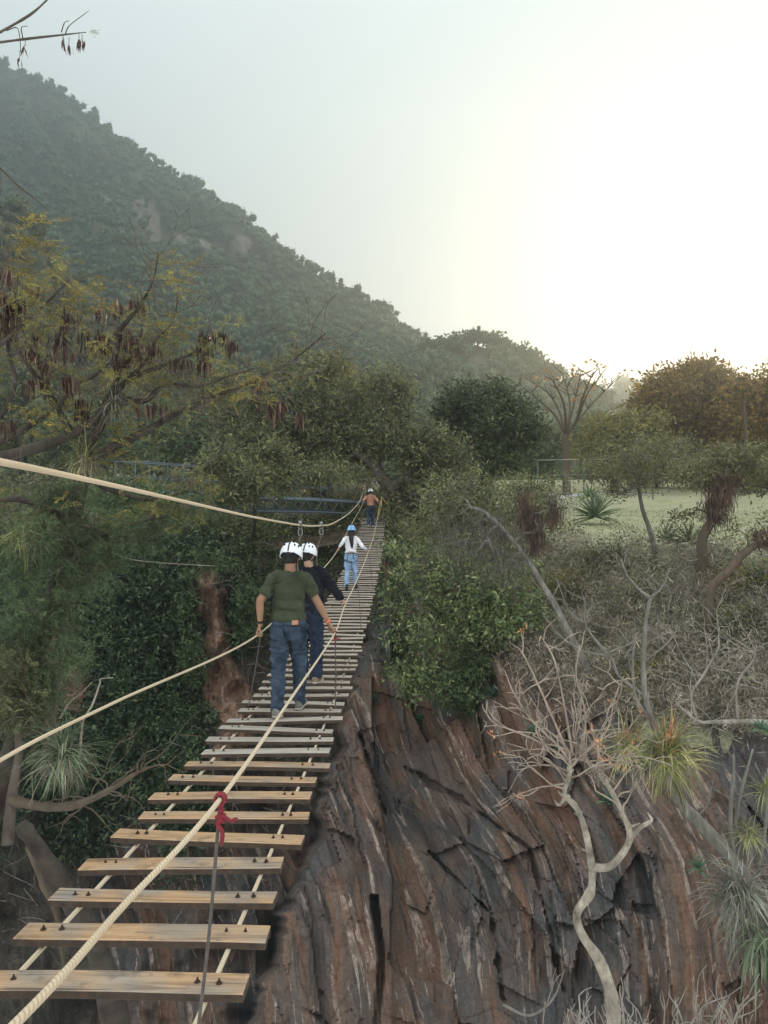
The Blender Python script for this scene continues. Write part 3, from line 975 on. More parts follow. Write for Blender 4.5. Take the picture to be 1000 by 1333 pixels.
# ================================================================== people
def remesh_blob(name, mb, voxel, smooth_it=6, wrinkle=0.0, wscale=(6, 6, 14), seed=0, mat=None, parent=None, deform=None):
    """union of overlapping closed shapes grown into one smooth continuous skin"""
    me = mb.mesh(name, [], True)
    o = bpy.data.objects.new(name, me); COL.objects.link(o)
    r = o.modifiers.new('r', 'REMESH'); r.mode = 'VOXEL'; r.voxel_size = voxel; r.use_smooth_shade = True
    s = o.modifiers.new('s', 'SMOOTH'); s.factor = .5; s.iterations = smooth_it
    dg = bpy.context.evaluated_depsgraph_get()
    m2 = bpy.data.meshes.new_from_object(o.evaluated_get(dg))
    bpy.data.objects.remove(o); bpy.data.meshes.remove(me)
    n = len(m2.vertices)
    co = np.zeros(n * 3, np.float32); m2.vertices.foreach_get('co', co); co = co.reshape(-1, 3).astype(float)
    if wrinkle:
        no = np.zeros(n * 3, np.float32); m2.vertices.foreach_get('normal', no); no = no.reshape(-1, 3)
        w_ = 1.5 * np.abs(fbm(co * wscale + fbm(co * 3, 2, seed + 5)[:, None] * 1.5, 2, seed)) ** .7 - .22
        co = co + no * (w_ * wrinkle)[:, None]
    if deform is not None:
        co = deform(co)
    m2.vertices.foreach_set('co', co.astype(np.float32).ravel())
    m2.materials.clear()
    m2.materials.append(mat)
    m2.name = name
    m2.polygons.foreach_set('use_smooth', np.ones(len(m2.polygons), bool))
    m2.update()
    return link(name, m2, parent)


def cloth(name, c, rough=.85, var=.3, weave=220, c2=None):
    t = NT(name)
    tc = t.n('TexCoord')
    a = t.n('TexNoise', {'Vector': tc.outputs['Object'], 'Scale': 5, 'Detail': 5, 'Roughness': .6}).outputs[0]
    b = t.n('TexNoise', {'Vector': tc.outputs['Object'], 'Scale': weave, 'Detail': 2}).outputs[0]
    lo = tuple(x * (1 - var) for x in c); hi = c2 or tuple(x * (1 + var) for x in c)
    col = t.ramp(a, [(.34, lo), (.66, hi)])
    return t.done(t.bsdf(col, rough, t.bump(b, .002, .5), .15, Sheen_Weight=.0))


M_SKIN = plain_mat('skin_tan', (.30, .165, .105), .55, .12, 12)
M_SKIN2 = plain_mat('skin_light', (.42, .26, .19), .55, .1, 12)
M_HAIR = plain_mat('hair_black', (.012, .010, .009), .45, .3, 60)
M_HELM = plain_mat('helmet_white', (.78, .80, .84), .3, .04, 5, spec=.5)
M_HELM_BLUE = plain_mat('helmet_blue', (.24, .47, .78), .3, .06, 5, spec=.5)
M_STRAP = plain_mat('strap_black', (.012, .012, .014), .7, .2, 30)
M_GREEN = cloth('shirt_green', (.046, .056, .034))
M_BLACK = cloth('jacket_black', (.011, .012, .017))
M_WHITE = cloth('top_white', (.74, .74, .76), var=.06)
M_SALMON = cloth('shirt_salmon', (.36, .18, .13))
M_DENIM = cloth('denim_blue', (.014, .026, .046), c2=(.07, .10, .142))
M_DENIM_DK = cloth('denim_dark', (.014, .019, .038), c2=(.03, .04, .07))
M_DENIM_LT = cloth('denim_light', (.21, .34, .54), c2=(.33, .46, .64))
M_LEATHER = plain_mat('leather_belt', (.09, .04, .022), .55, .3, 20)
M_PATCH = plain_mat('leather_patch', (.45, .22, .13), .6, .15, 60)
M_PATCH_MARK = plain_mat('patch_stamp', (.13, .05, .03), .6, .1, 60)
M_SHOE = plain_mat('shoe_tan', (.22, .17, .115), .7, .3, 25)
M_SHOE_GR = plain_mat('shoe_grey', (.17, .16, .15), .7, .3, 25)
M_SOLE = plain_mat('shoe_sole', (.42, .38, .32), .7, .2, 25)
M_BOOT = plain_mat('boot_black', (.015, .013, .013), .5, .3, 25)
M_BAND = plain_mat('wristband_orange', (.75, .18, .05), .5, .1, 25)
M_HARNESS = plain_mat('harness_web', (.02, .022, .03), .7, .2, 30)


def hand(mb, wrist, fore_dir, grip_dir, side, s=1.0, grip=True):
    """palm plus five fingers closing round a rope that runs along grip_dir; side +1 right, -1 left"""
    f = unit(np.asarray(fore_dir, float))
    g = np.asarray(grip_dir, float); g = unit(g - f * np.dot(g, f) * .8)
    k = unit(np.cross(f, g))                        # palm normal
    if k[2] > 0:
        k = -k                                      # palm faces down onto the rope
    across = unit(np.cross(k, f))                   # from thumb side to little finger side or back
    if np.dot(across, [side, 0, 0]) < 0:
        across = -across                            # + = little-finger side outward (thumb inward)
    w = np.asarray(wrist, float)
    pl = .085 * s
    mb.tube([w - f * .01, w + f * pl * .5, w + f * pl], [.026 * s, .036 * s, .038 * s], 10, rb=[.019 * s, .017 * s, .014 * s], ref=across, dome=True)
    ln = [.072, .080, .075, .058]
    for i, off in enumerate((-.027, -.009, .009, .027)):
        b = w + f * pl * .96 + across * off * s
        q = ln[i] * s
        if grip:
            p1 = b + (f * .62 + k * .45) * q * .5
            p2 = p1 + (f * -.05 + k * .9) * q * .42
            p3 = p2 + (f * -.85 + k * .25) * q * .36
        else:
            p1 = b + (f * .95 + k * .2) * q * .45; p2 = p1 + (f * .8 + k * .5) * q * .33; p3 = p2 + (f * .6 + k * .7) * q * .26
        mb.tube([b - f * .012, b, p1, p2, p3], np.array([.0098, .0096, .009, .0085, .0075]) * s, 7, dome=True)
    tb = w + f * pl * .28 - across * .026 * s
    t1 = tb + (f * .62 - across * .62 + k * .35) * .034 * s
    t2 = t1 + (f * .75 + k * .75 - across * .05) * .030 * s
    t3 = t2 + (f * .45 + k * .75 + across * .45) * .024 * s
    mb.tube([tb, t1, t2, t3], np.array([.0145, .012, .0105, .009]) * s, 7, dome=True)


def helmet(parent, c, s, tilt, mat, yaw=0.0, tail=True):
    """climbing helmet: vented shell with ridges, strap web and dial at the nape"""
    rot = np.array(Matrix.Rotation(yaw, 3, 'Z') @ Matrix.Rotation(tilt, 3, 'X'))
    a, b, h = .118 * s, .140 * s, .128 * s
    seg, rg = 40, 16
    vs, qs, tr = [], [], []
    for i in range(rg + 1):
        th = (i / rg) * R(100)
        for j in range(seg):
            ph = 2 * math.pi * j / seg
            r1 = math.sin(min(th, R(90))) + (0.015 if i == rg else 0)
            x, y = math.cos(ph), math.sin(ph)
            ridge = .010 * max(0, math.cos(ph * 2)) ** 6 * 0 + .007 * math.exp(-((x * r1) / .10) ** 2) * math.sin(th) + .006 * math.exp(-((abs(x * r1) - .5) / .12) ** 2) * math.sin(th)
            brim = .012 * max(0, y) ** 3 * (th / R(100)) ** 4
            z = h * math.cos(th) + .0 - (.018 * (abs(x) ** 4) * (th / R(100)) ** 3)
            vs.append(((a * r1 + ridge) * x, (b * r1 + ridge + brim) * y, z + ridge * .6))
    for i in range(rg):
        for j in range(seg):
            j2 = (j + 1) % seg
            qs.append((i * seg + j, (i + 1) * seg + j, (i + 1) * seg + j2, i * seg + j2))
    v = np.array(vs)
    inner = v * [.93, .94, .92] - [0, 0, .002]
    n = len(v)
    mb = MB()
    vv = np.vstack([v, inner]) @ rot.T + c
    q2 = [(a_ + n, d_ + n, c_ + n, b_ + n) for (a_, b_, c_, d_) in qs]
    rim = [(rg * seg + j, n + rg * seg + j, n + rg * seg + (j + 1) % seg, rg * seg + (j + 1) % seg) for j in range(seg)]
    mb.add(vv, qs + q2 + rim)
    sh = mb.build('helmet', mat, parent)
    sb = MB()
    def T(p): return np.asarray(p, float) @ rot.T + c
    # centre strap / seam over the crown down the back, and vents
    arc = [(0, -b * math.sin(q) * 1.045 - .002, h * math.cos(q) * 1.045 + .003) for q in np.linspace(-.1, R(96), 12)]
    sb.tube(T(arc), .007 * s, 6)
    for sx in (-1, 1):
        for (x, th_) in ((.42, 35), (.5, 62), (.82, 62)):
            th = R(th_); rr = math.sin(th)
            p = np.array([sx * a * x * rr * 1.03, -b * math.sqrt(max(.02, 1 - x * x)) * rr * 1.03, h * math.cos(th) * 1.035 + .002])
            sb.ball(T(p), (.011 * s, .006 * s, .015 * s), seg=8, rings=5, rot=rot)
    sb.build('vent', M_STRAP, sh)
    if tail:
        wb = MB()
        for sx in (-1, 1):
            wb.tube(T(catmull([(sx * .085 * s, -.085 * s, -.008), (sx * .06 * s, -.108 * s, -.06), (sx * .075 * s, -.05 * s, -.105), (sx * .062 * s, .03 * s, -.15)], 5)), .0065, 6, rb=.004)
            wb.tube(T(catmull([(sx * .105 * s, .02, -.01), (sx * .098 * s, .0, -.07), (sx * .075 * s, -.03, -.108)], 5)), .0065, 6, rb=.004)
        wb.tube(T([(-.045 * s, -.122 * s, -.045), (0, -.135 * s, -.045), (.045 * s, -.122 * s, -.045)]), .016 * s, 8, rb=.007)
        wb.build('chin_strap', M_STRAP, sh)
    return sh


def person(label, base, H, yaw, pose, mats, hands, opts):
    """base: world point on the deck between the feet. pose in metres in the walker's own frame
    (x right, y ahead, z up) for a 1.72 m body, hands in world space."""
    o = thing('person', label, 'person', base)
    s = H / 1.72
    cy, sy = math.cos(yaw), math.sin(yaw)
    base = np.asarray(base, float)
    def Wd(p):
        p = np.asarray(p, float) * s
        return np.stack([p[..., 0] * cy - p[..., 1] * sy, p[..., 0] * sy + p[..., 1] * cy, p[..., 2]], -1) + base
    rgt = np.array([cy, sy, 0.0])
    J = dict(pose)
    fem = opts.get('female', False)
    shw = .164 if fem else .163
    hip = np.array(J.get('hip', (0, 0, .90))); chest = np.array(J.get('chest', (0, .02, 1.27))); neck = np.array(J.get('neck', (0, .03, 1.455))); head = np.array(J.get('head', (0, .06, 1.60)))
    waist = hip * .55 + chest * .45 + [0, 0, -.02]
    shz = chest[2] + .135
    SH = {k: chest + [k * shw, -.005, .112 + J.get('shrug', 0)] for k in (-1, 1)}
    HIPJ = {k: hip + [k * .088, 0, -.02] for k in (-1, 1)}
    KN = {-1: np.array(J['kneeL']), 1: np.array(J['kneeR'])}
    AN = {-1: np.array(J['ankL']), 1: np.array(J['ankR'])}
    TO = {-1: np.array(J['toeL']), 1: np.array(J['toeR'])}
    # arms: two-bone solve to the rope
    UA, FA = .285 * s, .255 * s
    EL, WR, FD = {}, {}, {}
    for k in (-1, 1):
        a = Wd(SH[k]); g = np.asarray(hands[k][0], float)
        hl = .085 * s
        dv = g - a
        # knuckles sit on the rope: wrist is short of it along the forearm
        tgt = g - unit(dv * [1, 1, .6] + [0, 0, -.05]) * hl + np.array([0, 0, .022])
        dv = tgt - a; L_ = np.linalg.norm(dv)
        if L_ > (UA + FA) * .995:
            tgt = a + dv / L_ * (UA + FA) * .995; dv = tgt - a; L_ = np.linalg.norm(dv)
        c_ = (UA ** 2 + L_ ** 2 - FA ** 2) / (2 * UA * L_)
        h_ = UA * math.sqrt(max(0, 1 - c_ * c_))
        pole = np.asarray(opts.get('pole', (.45, -.75, -.35))) * [k, 1, 1]
        pole = pole - unit(dv) * np.dot(pole, unit(dv)); pole = unit(pole)
        EL[k] = a + unit(dv) * UA * c_ + pole * h_
        WR[k] = tgt
        FD[k] = unit(g + np.array([0, 0, .02]) - tgt)
    # ---------------- body: one continuous skin
    B = MB()
    # head with face
    hd = np.array(Matrix.Rotation(J.get('nod', 0.0), 3, 'X'))
    hy = J.get('turn', 0.0)
    hd = np.array(Matrix.Rotation(yaw + hy, 3, 'Z')) @ hd
    hc = Wd(head)
    def Hh(p): return np.asarray(p, float) * s @ hd.T + hc
    B.ball(hc + (np.array([0, -.008, .018]) * s) @ hd.T, np.array([.076, .096, .098]) * s, seg=20, rings=14, rot=hd)
    B.ball(Hh((0, .028, -.052)), np.array([.056, .062, .066]) * s, seg=16, rings=10, rot=hd)
    B.tube([Hh((0, .088, .022)), Hh((0, .108, -.012)), Hh((0, .116, -.028))], np.array([.010, .013, .016]) * s, 8, dome=True)   # nose
    B.ball(Hh((0, .086, -.075)), np.array([.026, .014, .010]) * s, seg=10, rings=6, rot=hd)      # lips
    B.ball(Hh((0, .08, -.108)), np.array([.024, .018, .016]) * s, seg=10, rings=6, rot=hd)       # chin
    for k in (-1, 1):
        B.ball(Hh((k * .078, -.008, -.012)), np.array([.010, .022, .032]) * s, seg=10, rings=8, rot=hd)     # ears
        B.ball(Hh((k * .032, .080, .026)), np.array([.020, .014, .010]) * s, seg=8, rings=6, rot=hd)        # brow
        B.ball(Hh((k * .042, .066, -.03)), np.array([.020, .018, .018]) * s, seg=8, rings=6, rot=hd)        # cheek
    B.tube([Wd(neck + [0, -.01, -.05]), Wd(neck * .5 + head * .5 + [0, -.03, -.01]), Wd(head + [0, -.02, -.02])], np.array([.066, .057, .058]) * s * (.86 if fem else 1), 14, dome=True)
    # trunk
    tp = np.array([hip + [0, .01, -.04], hip + [0, .01, .02], waist, chest + [0, 0, -.08], chest, chest + [0, 0, .085], neck + [0, -.01, -.03]])
    ra = np.array([.11, .140, .134 if not fem else .118, .140, .150, .122, .055]) * (.93 if fem else 1.0)
    rb_ = np.array([.075, .090, .094, .100, .106, .078, .05]) * (.93 if fem else 1.0)
    B.tube(Wd(tp), ra * s, 20, rb=rb_ * s, ref=rgt, dome=True)
    for k in (-1, 1):
        B.tube([Wd(neck + [k * .05, -.02, -.035]), Wd(SH[k] * .75 + chest * .25 + [0, -.01, .06]), Wd(SH[k])], np.array([.040, .044, .046]) * s * (.86 if fem else 1), 12, dome=True)
        bk = opts.get('bulk', 1.0) * (.82 if fem else 1.0)
        B.tube([Wd(SH[k]), Wd(SH[k]) * .6 + EL[k] * .4, EL[k], EL[k] * .72 + WR[k] * .28, EL[k] * .3 + WR[k] * .7, WR[k]], np.array([.044, .046, .040, .041, .031, .026]) * s * bk, 12, dome=True)
        B.tube([Wd(HIPJ[k]), Wd(HIPJ[k] * .6 + KN[k] * .4), Wd(KN[k]), Wd(KN[k] * .7 + AN[k] * .3), Wd(AN[k])], np.array([.075, .072, .052, .050, .038]) * s, 14, dome=True)
        B.tube([Wd(AN[k] + [0, -.03, -.02]), Wd(AN[k] * .4 + TO[k] * .6)], np.array([.036, .034]) * s, 10, dome=True)
        hand(B, WR[k], FD[k], hands[k][1], k, s * (.9 if fem else 1.0))
    remesh_blob('body', B, opts.get('voxel', .007) , 3, mat=mats['skin'], parent=None).parent = o
    bo = o.children[-1]; bo.data.transform(Matrix.Translation(-o.location))

    def part(name, mb, vox, it, wr, mat, ws=(5, 5, 8), seed=3, parent=o):
        q = remesh_blob(name, mb, vox, it, wr, ws, seed, mat)
        q.parent = parent
        q.data.transform(Matrix.Translation(-parent_world(parent)))
        return q
    # ---------------- shirt / jacket
    S_ = MB()
    e = opts.get('loose', .018)
    hem = opts.get('hem', 0.0)
    tp2 = np.array([hip + [0, 0, .02 - hem], hip + [0, 0, .10], waist, chest + [0, 0, -.08], chest, chest + [0, 0, .095], neck + [0, -.015, -.012]])
    ra2 = ra + np.array([e * 1.35, e * 1.3, e * 1.5, e * 1.3 + .004, e + .007, e * .8 + .022, .024])
    rb2 = rb_ + np.array([e * 1.35, e * 1.3, e * 1.5, e * 1.3 + .008, e + .009, e * .8 + .016, .020])
    ra2[0], rb2[0] = .166 + e * .6, .124 + e * .6
    ra2[1] = .160 + e * .6; rb2[1] = .117 + e * .6
    S_.tube(Wd(tp2), ra2 * s, 22, rb=rb2 * s, ref=rgt, dome=False)
    for k in (-1, 1):
        S_.tube([Wd(neck + [k * .045, -.02, -.04]), Wd(SH[k] * .75 + chest * .25 + [0, -.01, .06]), Wd(SH[k])], np.array([.052, .060, .064]) * s * (.88 if fem else 1), 12, dome=True)
        if opts.get('long_sleeve'):
            S_.tube([Wd(SH[k]), Wd(SH[k]) * .6 + EL[k] * .4, EL[k], EL[k] * .6 + WR[k] * .4, EL[k] * .12 + WR[k] * .88], np.array([.066, .062, .054, .050, .038]) * s * (.84 if fem else 1.05), 14)
        else:
            a, b_ = Wd(SH[k]), EL[k]
            S_.tube([a, a * .6 + b_ * .4, a * .28 + b_ * .72], np.array([.062, .061, .063]) * s, 14)
    part('jacket' if opts.get('jacket') else 'shirt', S_, opts.get('voxel', .007) * 1.2, 4, opts.get('wr', .007), mats['top'], seed=opts.get('seed', 3))
    # ---------------- trousers
    T_ = MB()
    tp3 = np.array([hip + [0, 0, -.11], hip + [0, -.004, -.02], hip + [0, 0, .085]])
    T_.tube(Wd(tp3), np.array([.135, .176, .158]) * s * (.96 if fem else 1), 22, rb=np.array([.09, .132, .115]) * s, ref=rgt)
    jl = opts.get('jean_loose', .018)
    for k in (-1, 1):
        T_.ball(Wd(hip + [k * .078, -.050, -.055]), np.array([.085, .085, .095]) * s, seg=14, rings=10)
        cuff = AN[k] + [0, -.005, -.02 + opts.get('cuff', 0)]
        T_.tube([Wd(HIPJ[k] + [0, 0, .02]), Wd(HIPJ[k] * .65 + KN[k] * .35), Wd(KN[k]), Wd(KN[k] * .6 + AN[k] * .4), Wd(KN[k] * .15 + AN[k] * .85), Wd(cuff)],
                (np.array([.098, .086, .064, .060, .050, .048]) + jl * np.array([.3, .45, .6, .6, .8, .85])) * s * (.93 if fem else 1), 16)
    part('jeans', T_, opts.get('voxel', .007) * 1.2, 3, .03, mats['legs'], (8, 8, 19), 9)
    # ---------------- shoes
    for k in (-1, 1):
        a, b_ = AN[k], TO[k]
        f = unit((b_ - a) * [1, 1, 0]); dz = b_[2] - a[2]
        heel = a + f * -.055 + [0, 0, -.05]
        ball_ = b_ - f * .06
        sh = MB()
        sh.tube([Wd(heel + [0, 0, .02]), Wd((heel + ball_) / 2 + [0, 0, .022]), Wd(ball_ + [0, 0, .012]), Wd(b_ + [0, 0, .002])], np.array([.040, .042, .050, .034]) * s, 14, rb=np.array([.046, .046, .036, .026]) * s, ref=rgt, dome=True)
        up = .09 if not opts.get('boots') else .20
        sh.tube([Wd(heel + f * .05 + [0, 0, .03]), Wd(a * .9 + KN[k] * .1 + f * .0 + [0, 0, -.04 + up * .3])], np.array([.046, .046]) * s, 12)
        q = part('boot' if opts.get('boots') else 'shoe', sh, .008, 2, 0, mats['shoe'])
        so_ = MB()
        so_.tube([Wd(heel + [0, 0, -.018]), Wd((heel + ball_) / 2 + [0, 0, -.016]), Wd(ball_ + [0, 0, -.016]), Wd(b_ + [0, 0, -.012])], np.array([.042, .040, .052, .036]) * s, 14, rb=np.array([.014, .012, .012, .011]) * s, ref=rgt, dome=True)
        so_.build('sole', mats.get('sole', M_SOLE), q)
    # ---------------- hair
    Hm = MB()
    Hm.ball(Hh((0, -.022, .018)), np.array([.086, .098, .098]) * s, seg=18, rings=12, rot=hd)
    if fem:
        Hm.tube([Hh((0, -.08, .0)), Hh((.01, -.115, -.10)), Wd(chest + [.028, -.155, .12]), Wd(chest + [.036, -.165, -.02]), Wd(chest + [.04, -.155, -.12])], np.array([.055, .058, .056, .045, .018]) * s, 12, rb=np.array([.05, .042, .036, .03, .014]) * s, ref=rgt, dome=True)
        Hm.tube([Hh((0, -.075, .02)), Hh((-.015, -.105, -.08)), Wd(chest + [-.012, -.14, .14]), Wd(chest + [.0, -.15, .02])], np.array([.05, .05, .04, .018]) * s, 12, rb=np.array([.045, .036, .03, .014]) * s, ref=rgt, dome=True)
    else:
        Hm.ball(Hh((0, -.052, -.045)), np.array([.068, .05, .05]) * s, seg=14, rings=10, rot=hd)
    part('hair', Hm, .007, 2, .004, M_HAIR, (30, 30, 10), 4)
    for k in (-1, 1):     # eyes
        E = MB(); E.ball(Hh((k * .031, .083, .008)), .0115 * s, seg=10, rings=8)
        E.build('eye', M_HELM, o)
    # ---------------- helmet, belt, harness
    helmet(o, Hh((0, -.012, .036)), s * opts.get('helm', 1.0), J.get('nod', 0) + opts.get('htilt', 0.0), mats['helmet'], yaw + hy)
    bl = MB()
    ang = np.linspace(0, 2 * math.pi, 41)
    bz = .075
    def ringp(z, ex, c0=hip):
        return Wd(np.stack([c0[0] + (.163 + ex) * np.cos(ang) * (.95 if fem else 1), c0[1] + (.122 + ex) * np.sin(ang), c0[2] + z + 0 * ang], -1))
    if opts.get('belt'):
        bl.tube(ringp(bz, 0.004), .005, 6, rb=.019, ref=None, cap=False)
        be = bl.build('belt', mats['belt'], o)
    if opts.get('harness'):
        hb_ = MB()
        hb_.tube(ringp(.10, .012), .007, 6, rb=.022, cap=False)
        for k in (-1, 1):
            c0 = HIPJ[k] * .72 + KN[k] * .28
            rr = .106 * (.93 if fem else 1)
            hb_.tube(Wd(np.stack([c0[0] + rr * np.cos(ang), c0[1] - .012 + rr * 1.1 * np.sin(ang), c0[2] + .035 * np.cos(ang) * k + 0 * ang], -1)), .007, 6, rb=.021, cap=False)
            hb_.tube(Wd(catmull([hip + [k * .06, -.145, .09], hip + [k * .085, -.158, -.03], c0 + [k * .02, -.115, .01]], 5)), .007, 6, rb=.010)
        hb_.build('harness', M_HARNESS, o)
    return o, dict(W=Wd, hip=hip, chest=chest, WR=WR, EL=EL, hc=hc, s=s)


def rope_dir(path, d):
    return unit(on_path(path, d + .1) - on_path(path, d - .1))


def step_z(d):
    return deck_z(d) + .017


# ---- man in the green t-shirt
dm = 8.28
bx = (376.5 - 500) / F * dm
base = np.array([bx, dm, step_z(dm)])
walk = dict(hip=(0.0, -.02, .895), chest=(-.01, .04, 1.26), neck=(-.005, .085, 1.44), head=(.0, .15, 1.575), nod=R(-24), turn=R(-6),
            kneeL=(-.095, -.035, .485), ankL=(-.085, -.27, .125), toeL=(-.085, -.10, .022),
            kneeR=(.095, .115, .475), ankR=(.088, .155, .075), toeR=(.105, .36, .012))
pg, ig = person('man in dark green t-shirt and blue jeans, nearest of the walkers', base, 1.75, R(-2), walk,
                dict(skin=M_SKIN, top=M_GREEN, legs=M_DENIM, shoe=M_SHOE_GR, helmet=M_HELM, belt=M_LEATHER),
                {-1: (on_path(lh_path, 8.15), rope_dir(lh_path, 8.15)), 1: (on_path(rh_path, 8.42), rope_dir(rh_path, 8.42))},
                dict(belt=True, loose=.015, wr=.030, voxel=.0065, bulk=1.02, hem=-.055, jean_loose=.004))
W_, hp = ig['W'], ig['hip']
pt = MB()
c0 = W_(hp + [.085, -.140, .062])
pt.box(c0, (.068, .008, .046), rot=np.array(Matrix.Rotation(R(24), 3, 'Z') @ Matrix.Rotation(R(-4), 3, 'X')), bev=.002)
po = pt.build('leather_patch', M_PATCH, pg, smooth=False)
pt = MB()
for q in range(3):
    pt.box(c0 + np.array([-.016 + q * .016, -.0055 + q * .0068 - .0012, .0]), (.010, .003, .018), rot=np.array(Matrix.Rotation(R(24), 3, 'Z')))
pt.build('stamp', M_PATCH_MARK, po, smooth=False)
for nm, xx in (('back_pocket', -.085), ('back_pocket', .085)):
    pk = MB()
    rz = np.array(Matrix.Rotation(R(18 if xx > 0 else -18), 3, 'Z') @ Matrix.Rotation(R(8), 3, 'X'))
    pk.box(W_(hp + [xx, -.150, -.05]), (.118, .012, .13), rot=rz, bev=.005)
    pk.build(nm, M_DENIM, pg, smooth=False)
wb = MB()
wr_, el_ = ig['WR'][1], ig['EL'][1]
wb.tube([wr_ + (el_ - wr_) * .06, wr_ + (el_ - wr_) * .13], .031, 14)
wb.build('wristband', M_BAND, pg)
wb = MB()
wr_, el_ = ig['WR'][-1], ig['EL'][-1]
wb.tube([wr_ + (el_ - wr_) * .10, wr_ + (el_ - wr_) * .19], .032, 14)
wb.build('watch_strap', M_STRAP, pg)
hookA = W_(ig['hip'] + [-.02, .14, .12])

# ---- man in the black jacket
dk = 10.15
base = np.array([(401.5 - 500) / F * dk, dk, step_z(dk)])
walk2 = dict(hip=(0.0, -.02, .895), chest=(.015, .03, 1.26), neck=(.0, .06, 1.445), head=(-.02, .10, 1.59), nod=R(-16), turn=R(-14),
             kneeL=(-.10, .10, .48), ankL=(-.10, .16, .08), toeL=(-.12, .36, .012),
             kneeR=(.11, -.01, .48), ankR=(.125, -.16, .085), toeR=(.16, .05, .012))
pb, ib = person('man in black jacket and dark jeans, just ahead of the green shirt', base, 1.71, R(-3), walk2,
                dict(skin=M_SKIN2, top=M_BLACK, legs=M_DENIM_DK, shoe=M_SHOE, helmet=M_HELM, belt=M_LEATHER),
                {-1: (on_path(lh_path, 10.3), rope_dir(lh_path, 10.3)), 1: (on_path(rh_path, 10.40), rope_dir(rh_path, 10.40))},
                dict(long_sleeve=True, jacket=True, loose=.026, wr=.03, voxel=.008, hem=.05, seed=21, jean_loose=.026))
hookB = ib['W'](ib['hip'] + [.0, .14, .12])

# ---- woman in white
dw = 20.5
base = np.array([(457 - 500) / F * dw, dw, step_z(dw)])
walk3 = dict(hip=(0.0, -.01, .90), chest=(.0, .02, 1.265), neck=(.0, .03, 1.45), head=(.01, .05, 1.60), nod=R(-6),
             kneeL=(-.095, -.02, .48), ankL=(-.10, -.20, .10), toeL=(-.12, -.01, .012),
             kneeR=(.105, .07, .48), ankR=(.12, .12, .08), toeR=(.14, .32, .012))
pw, iw = person('woman in white top and light blue jeans with long dark hair', base, 1.625, R(-2), walk3,
                dict(skin=M_SKIN2, top=M_WHITE, legs=M_DENIM_LT, shoe=M_BOOT, helmet=M_HELM_BLUE, belt=M_STRAP, sole=M_BOOT),
                {-1: (on_path(lh_path, 20.35), rope_dir(lh_path, 20.35)), 1: (on_path(rh_path, 20.65), rope_dir(rh_path, 20.65))},
                dict(female=True, long_sleeve=True, loose=.02, wr=.012, voxel=.009, boots=True, cuff=.07, harness=True, hem=-.09, jean_loose=.006, pole=(.3, -.8, -.4)))

# ---- far walker
df = 34.6
base = np.array([(482.5 - 500) / F * df, df, step_z(df)])
walk4 = dict(hip=(0.0, -.01, .90), chest=(.0, .03, 1.265), neck=(.0, .06, 1.45), head=(.0, .10, 1.59), nod=R(-12),
             kneeL=(-.09, -.03, .49), ankL=(-.09, -.22, .13), toeL=(-.10, -.06, .03),
             kneeR=(.10, .08, .48), ankR=(.11, .10, .08), toeR=(.13, .30, .012))
pf, if_ = person('walker in salmon shirt and jeans stepping onto the far landing', base, 1.66, 0, walk4,
                 dict(skin=M_SKIN2, top=M_SALMON, legs=M_DENIM, shoe=M_SOLE, helmet=M_HELM, belt=M_STRAP),
                 {-1: (on_path(lh_path, 34.75), rope_dir(lh_path, 34.75)), 1: (on_path(rh_path, 34.75), rope_dir(rh_path, 34.75))},
                 dict(long_sleeve=True, loose=.022, voxel=.011, harness=True, hem=-.06))

trolley(9.3, 'steel pulley trolley on the overhead line above the green shirted man', hookA + np.array([.1, .2, .35]))
trolley(10.65, 'second steel pulley trolley farther along the overhead line above the black jacket', hookB + np.array([.1, .15, .3]))
# ================================================================== vegetation
M_BARK_DK = bark_mat('bark_dark', (.035, .028, .023), (.15, .12, .10), 7)
M_BARK_GREY = bark_mat('bark_grey', (.10, .092, .082), (.30, .275, .245), 8)
M_BARK_PALE = bark_mat('bark_pale', (.10, .075, .055), (.56, .50, .41), 7, .03, .85, (1, 1, .7))
M_BARK_SMOOTH = bark_mat('bark_smooth_grey', (.016, .011, .009), (.07, .056, .048), 5, .012, .7, (1, 1, 1.5))
M_BARK_BROWN = bark_mat('bark_brown', (.07, .05, .036), (.16, .12, .088), 8)
M_TWIG_RED = bark_mat('twig_reddish', (.24, .185, .145), (.50, .41, .33), 12, .004)
M_TWIG_GREY = bark_mat('twig_grey', (.20, .175, .15), (.42, .38, .34), 12, .004)
M_LF_DARK = leaf_mat('leaf_dark', (.026, .046, .026), (.055, .085, .043), (.12, .15, .075), .3)
M_LF_MID = leaf_mat('leaf_mid', (.045, .078, .036), (.08, .12, .05), (.14, .17, .075), .3)
M_LF_BUSH = leaf_mat('leaf_bush', (.075, .115, .05), (.16, .21, .085), (.33, .36, .16), .25)
M_LF_OLIVE = leaf_mat('leaf_olive', (.062, .074, .038), (.135, .145, .068), (.26, .25, .11), .35)
M_LF_YEL = leaf_mat('leaf_yellow', (.15, .13, .035), (.25, .205, .055), (.36, .28, .09), .45)
M_LF_SUN = leaf_mat('leaf_light', (.13, .13, .045), (.21, .195, .065), (.31, .265, .09), .45)
M_LF_PALE = leaf_mat('leaf_pale_olive', (.09, .095, .045), (.16, .16, .075), (.25, .23, .11), .4)
M_LF_DEEP = leaf_mat('leaf_deep', (.035, .055, .028), (.08, .11, .052), (.17, .195, .09), .3)
M_LF_GOLD = leaf_mat('leaf_golden_glow', (.15, .105, .038), (.24, .165, .055), (.36, .23, .07), .58)  # gold is partly leaf colour, partly warm sun glow put into it
M_LF_ORANGE = leaf_mat('leaf_orange', (.30, .13, .03), (.42, .20, .04), (.5, .30, .08), .45)
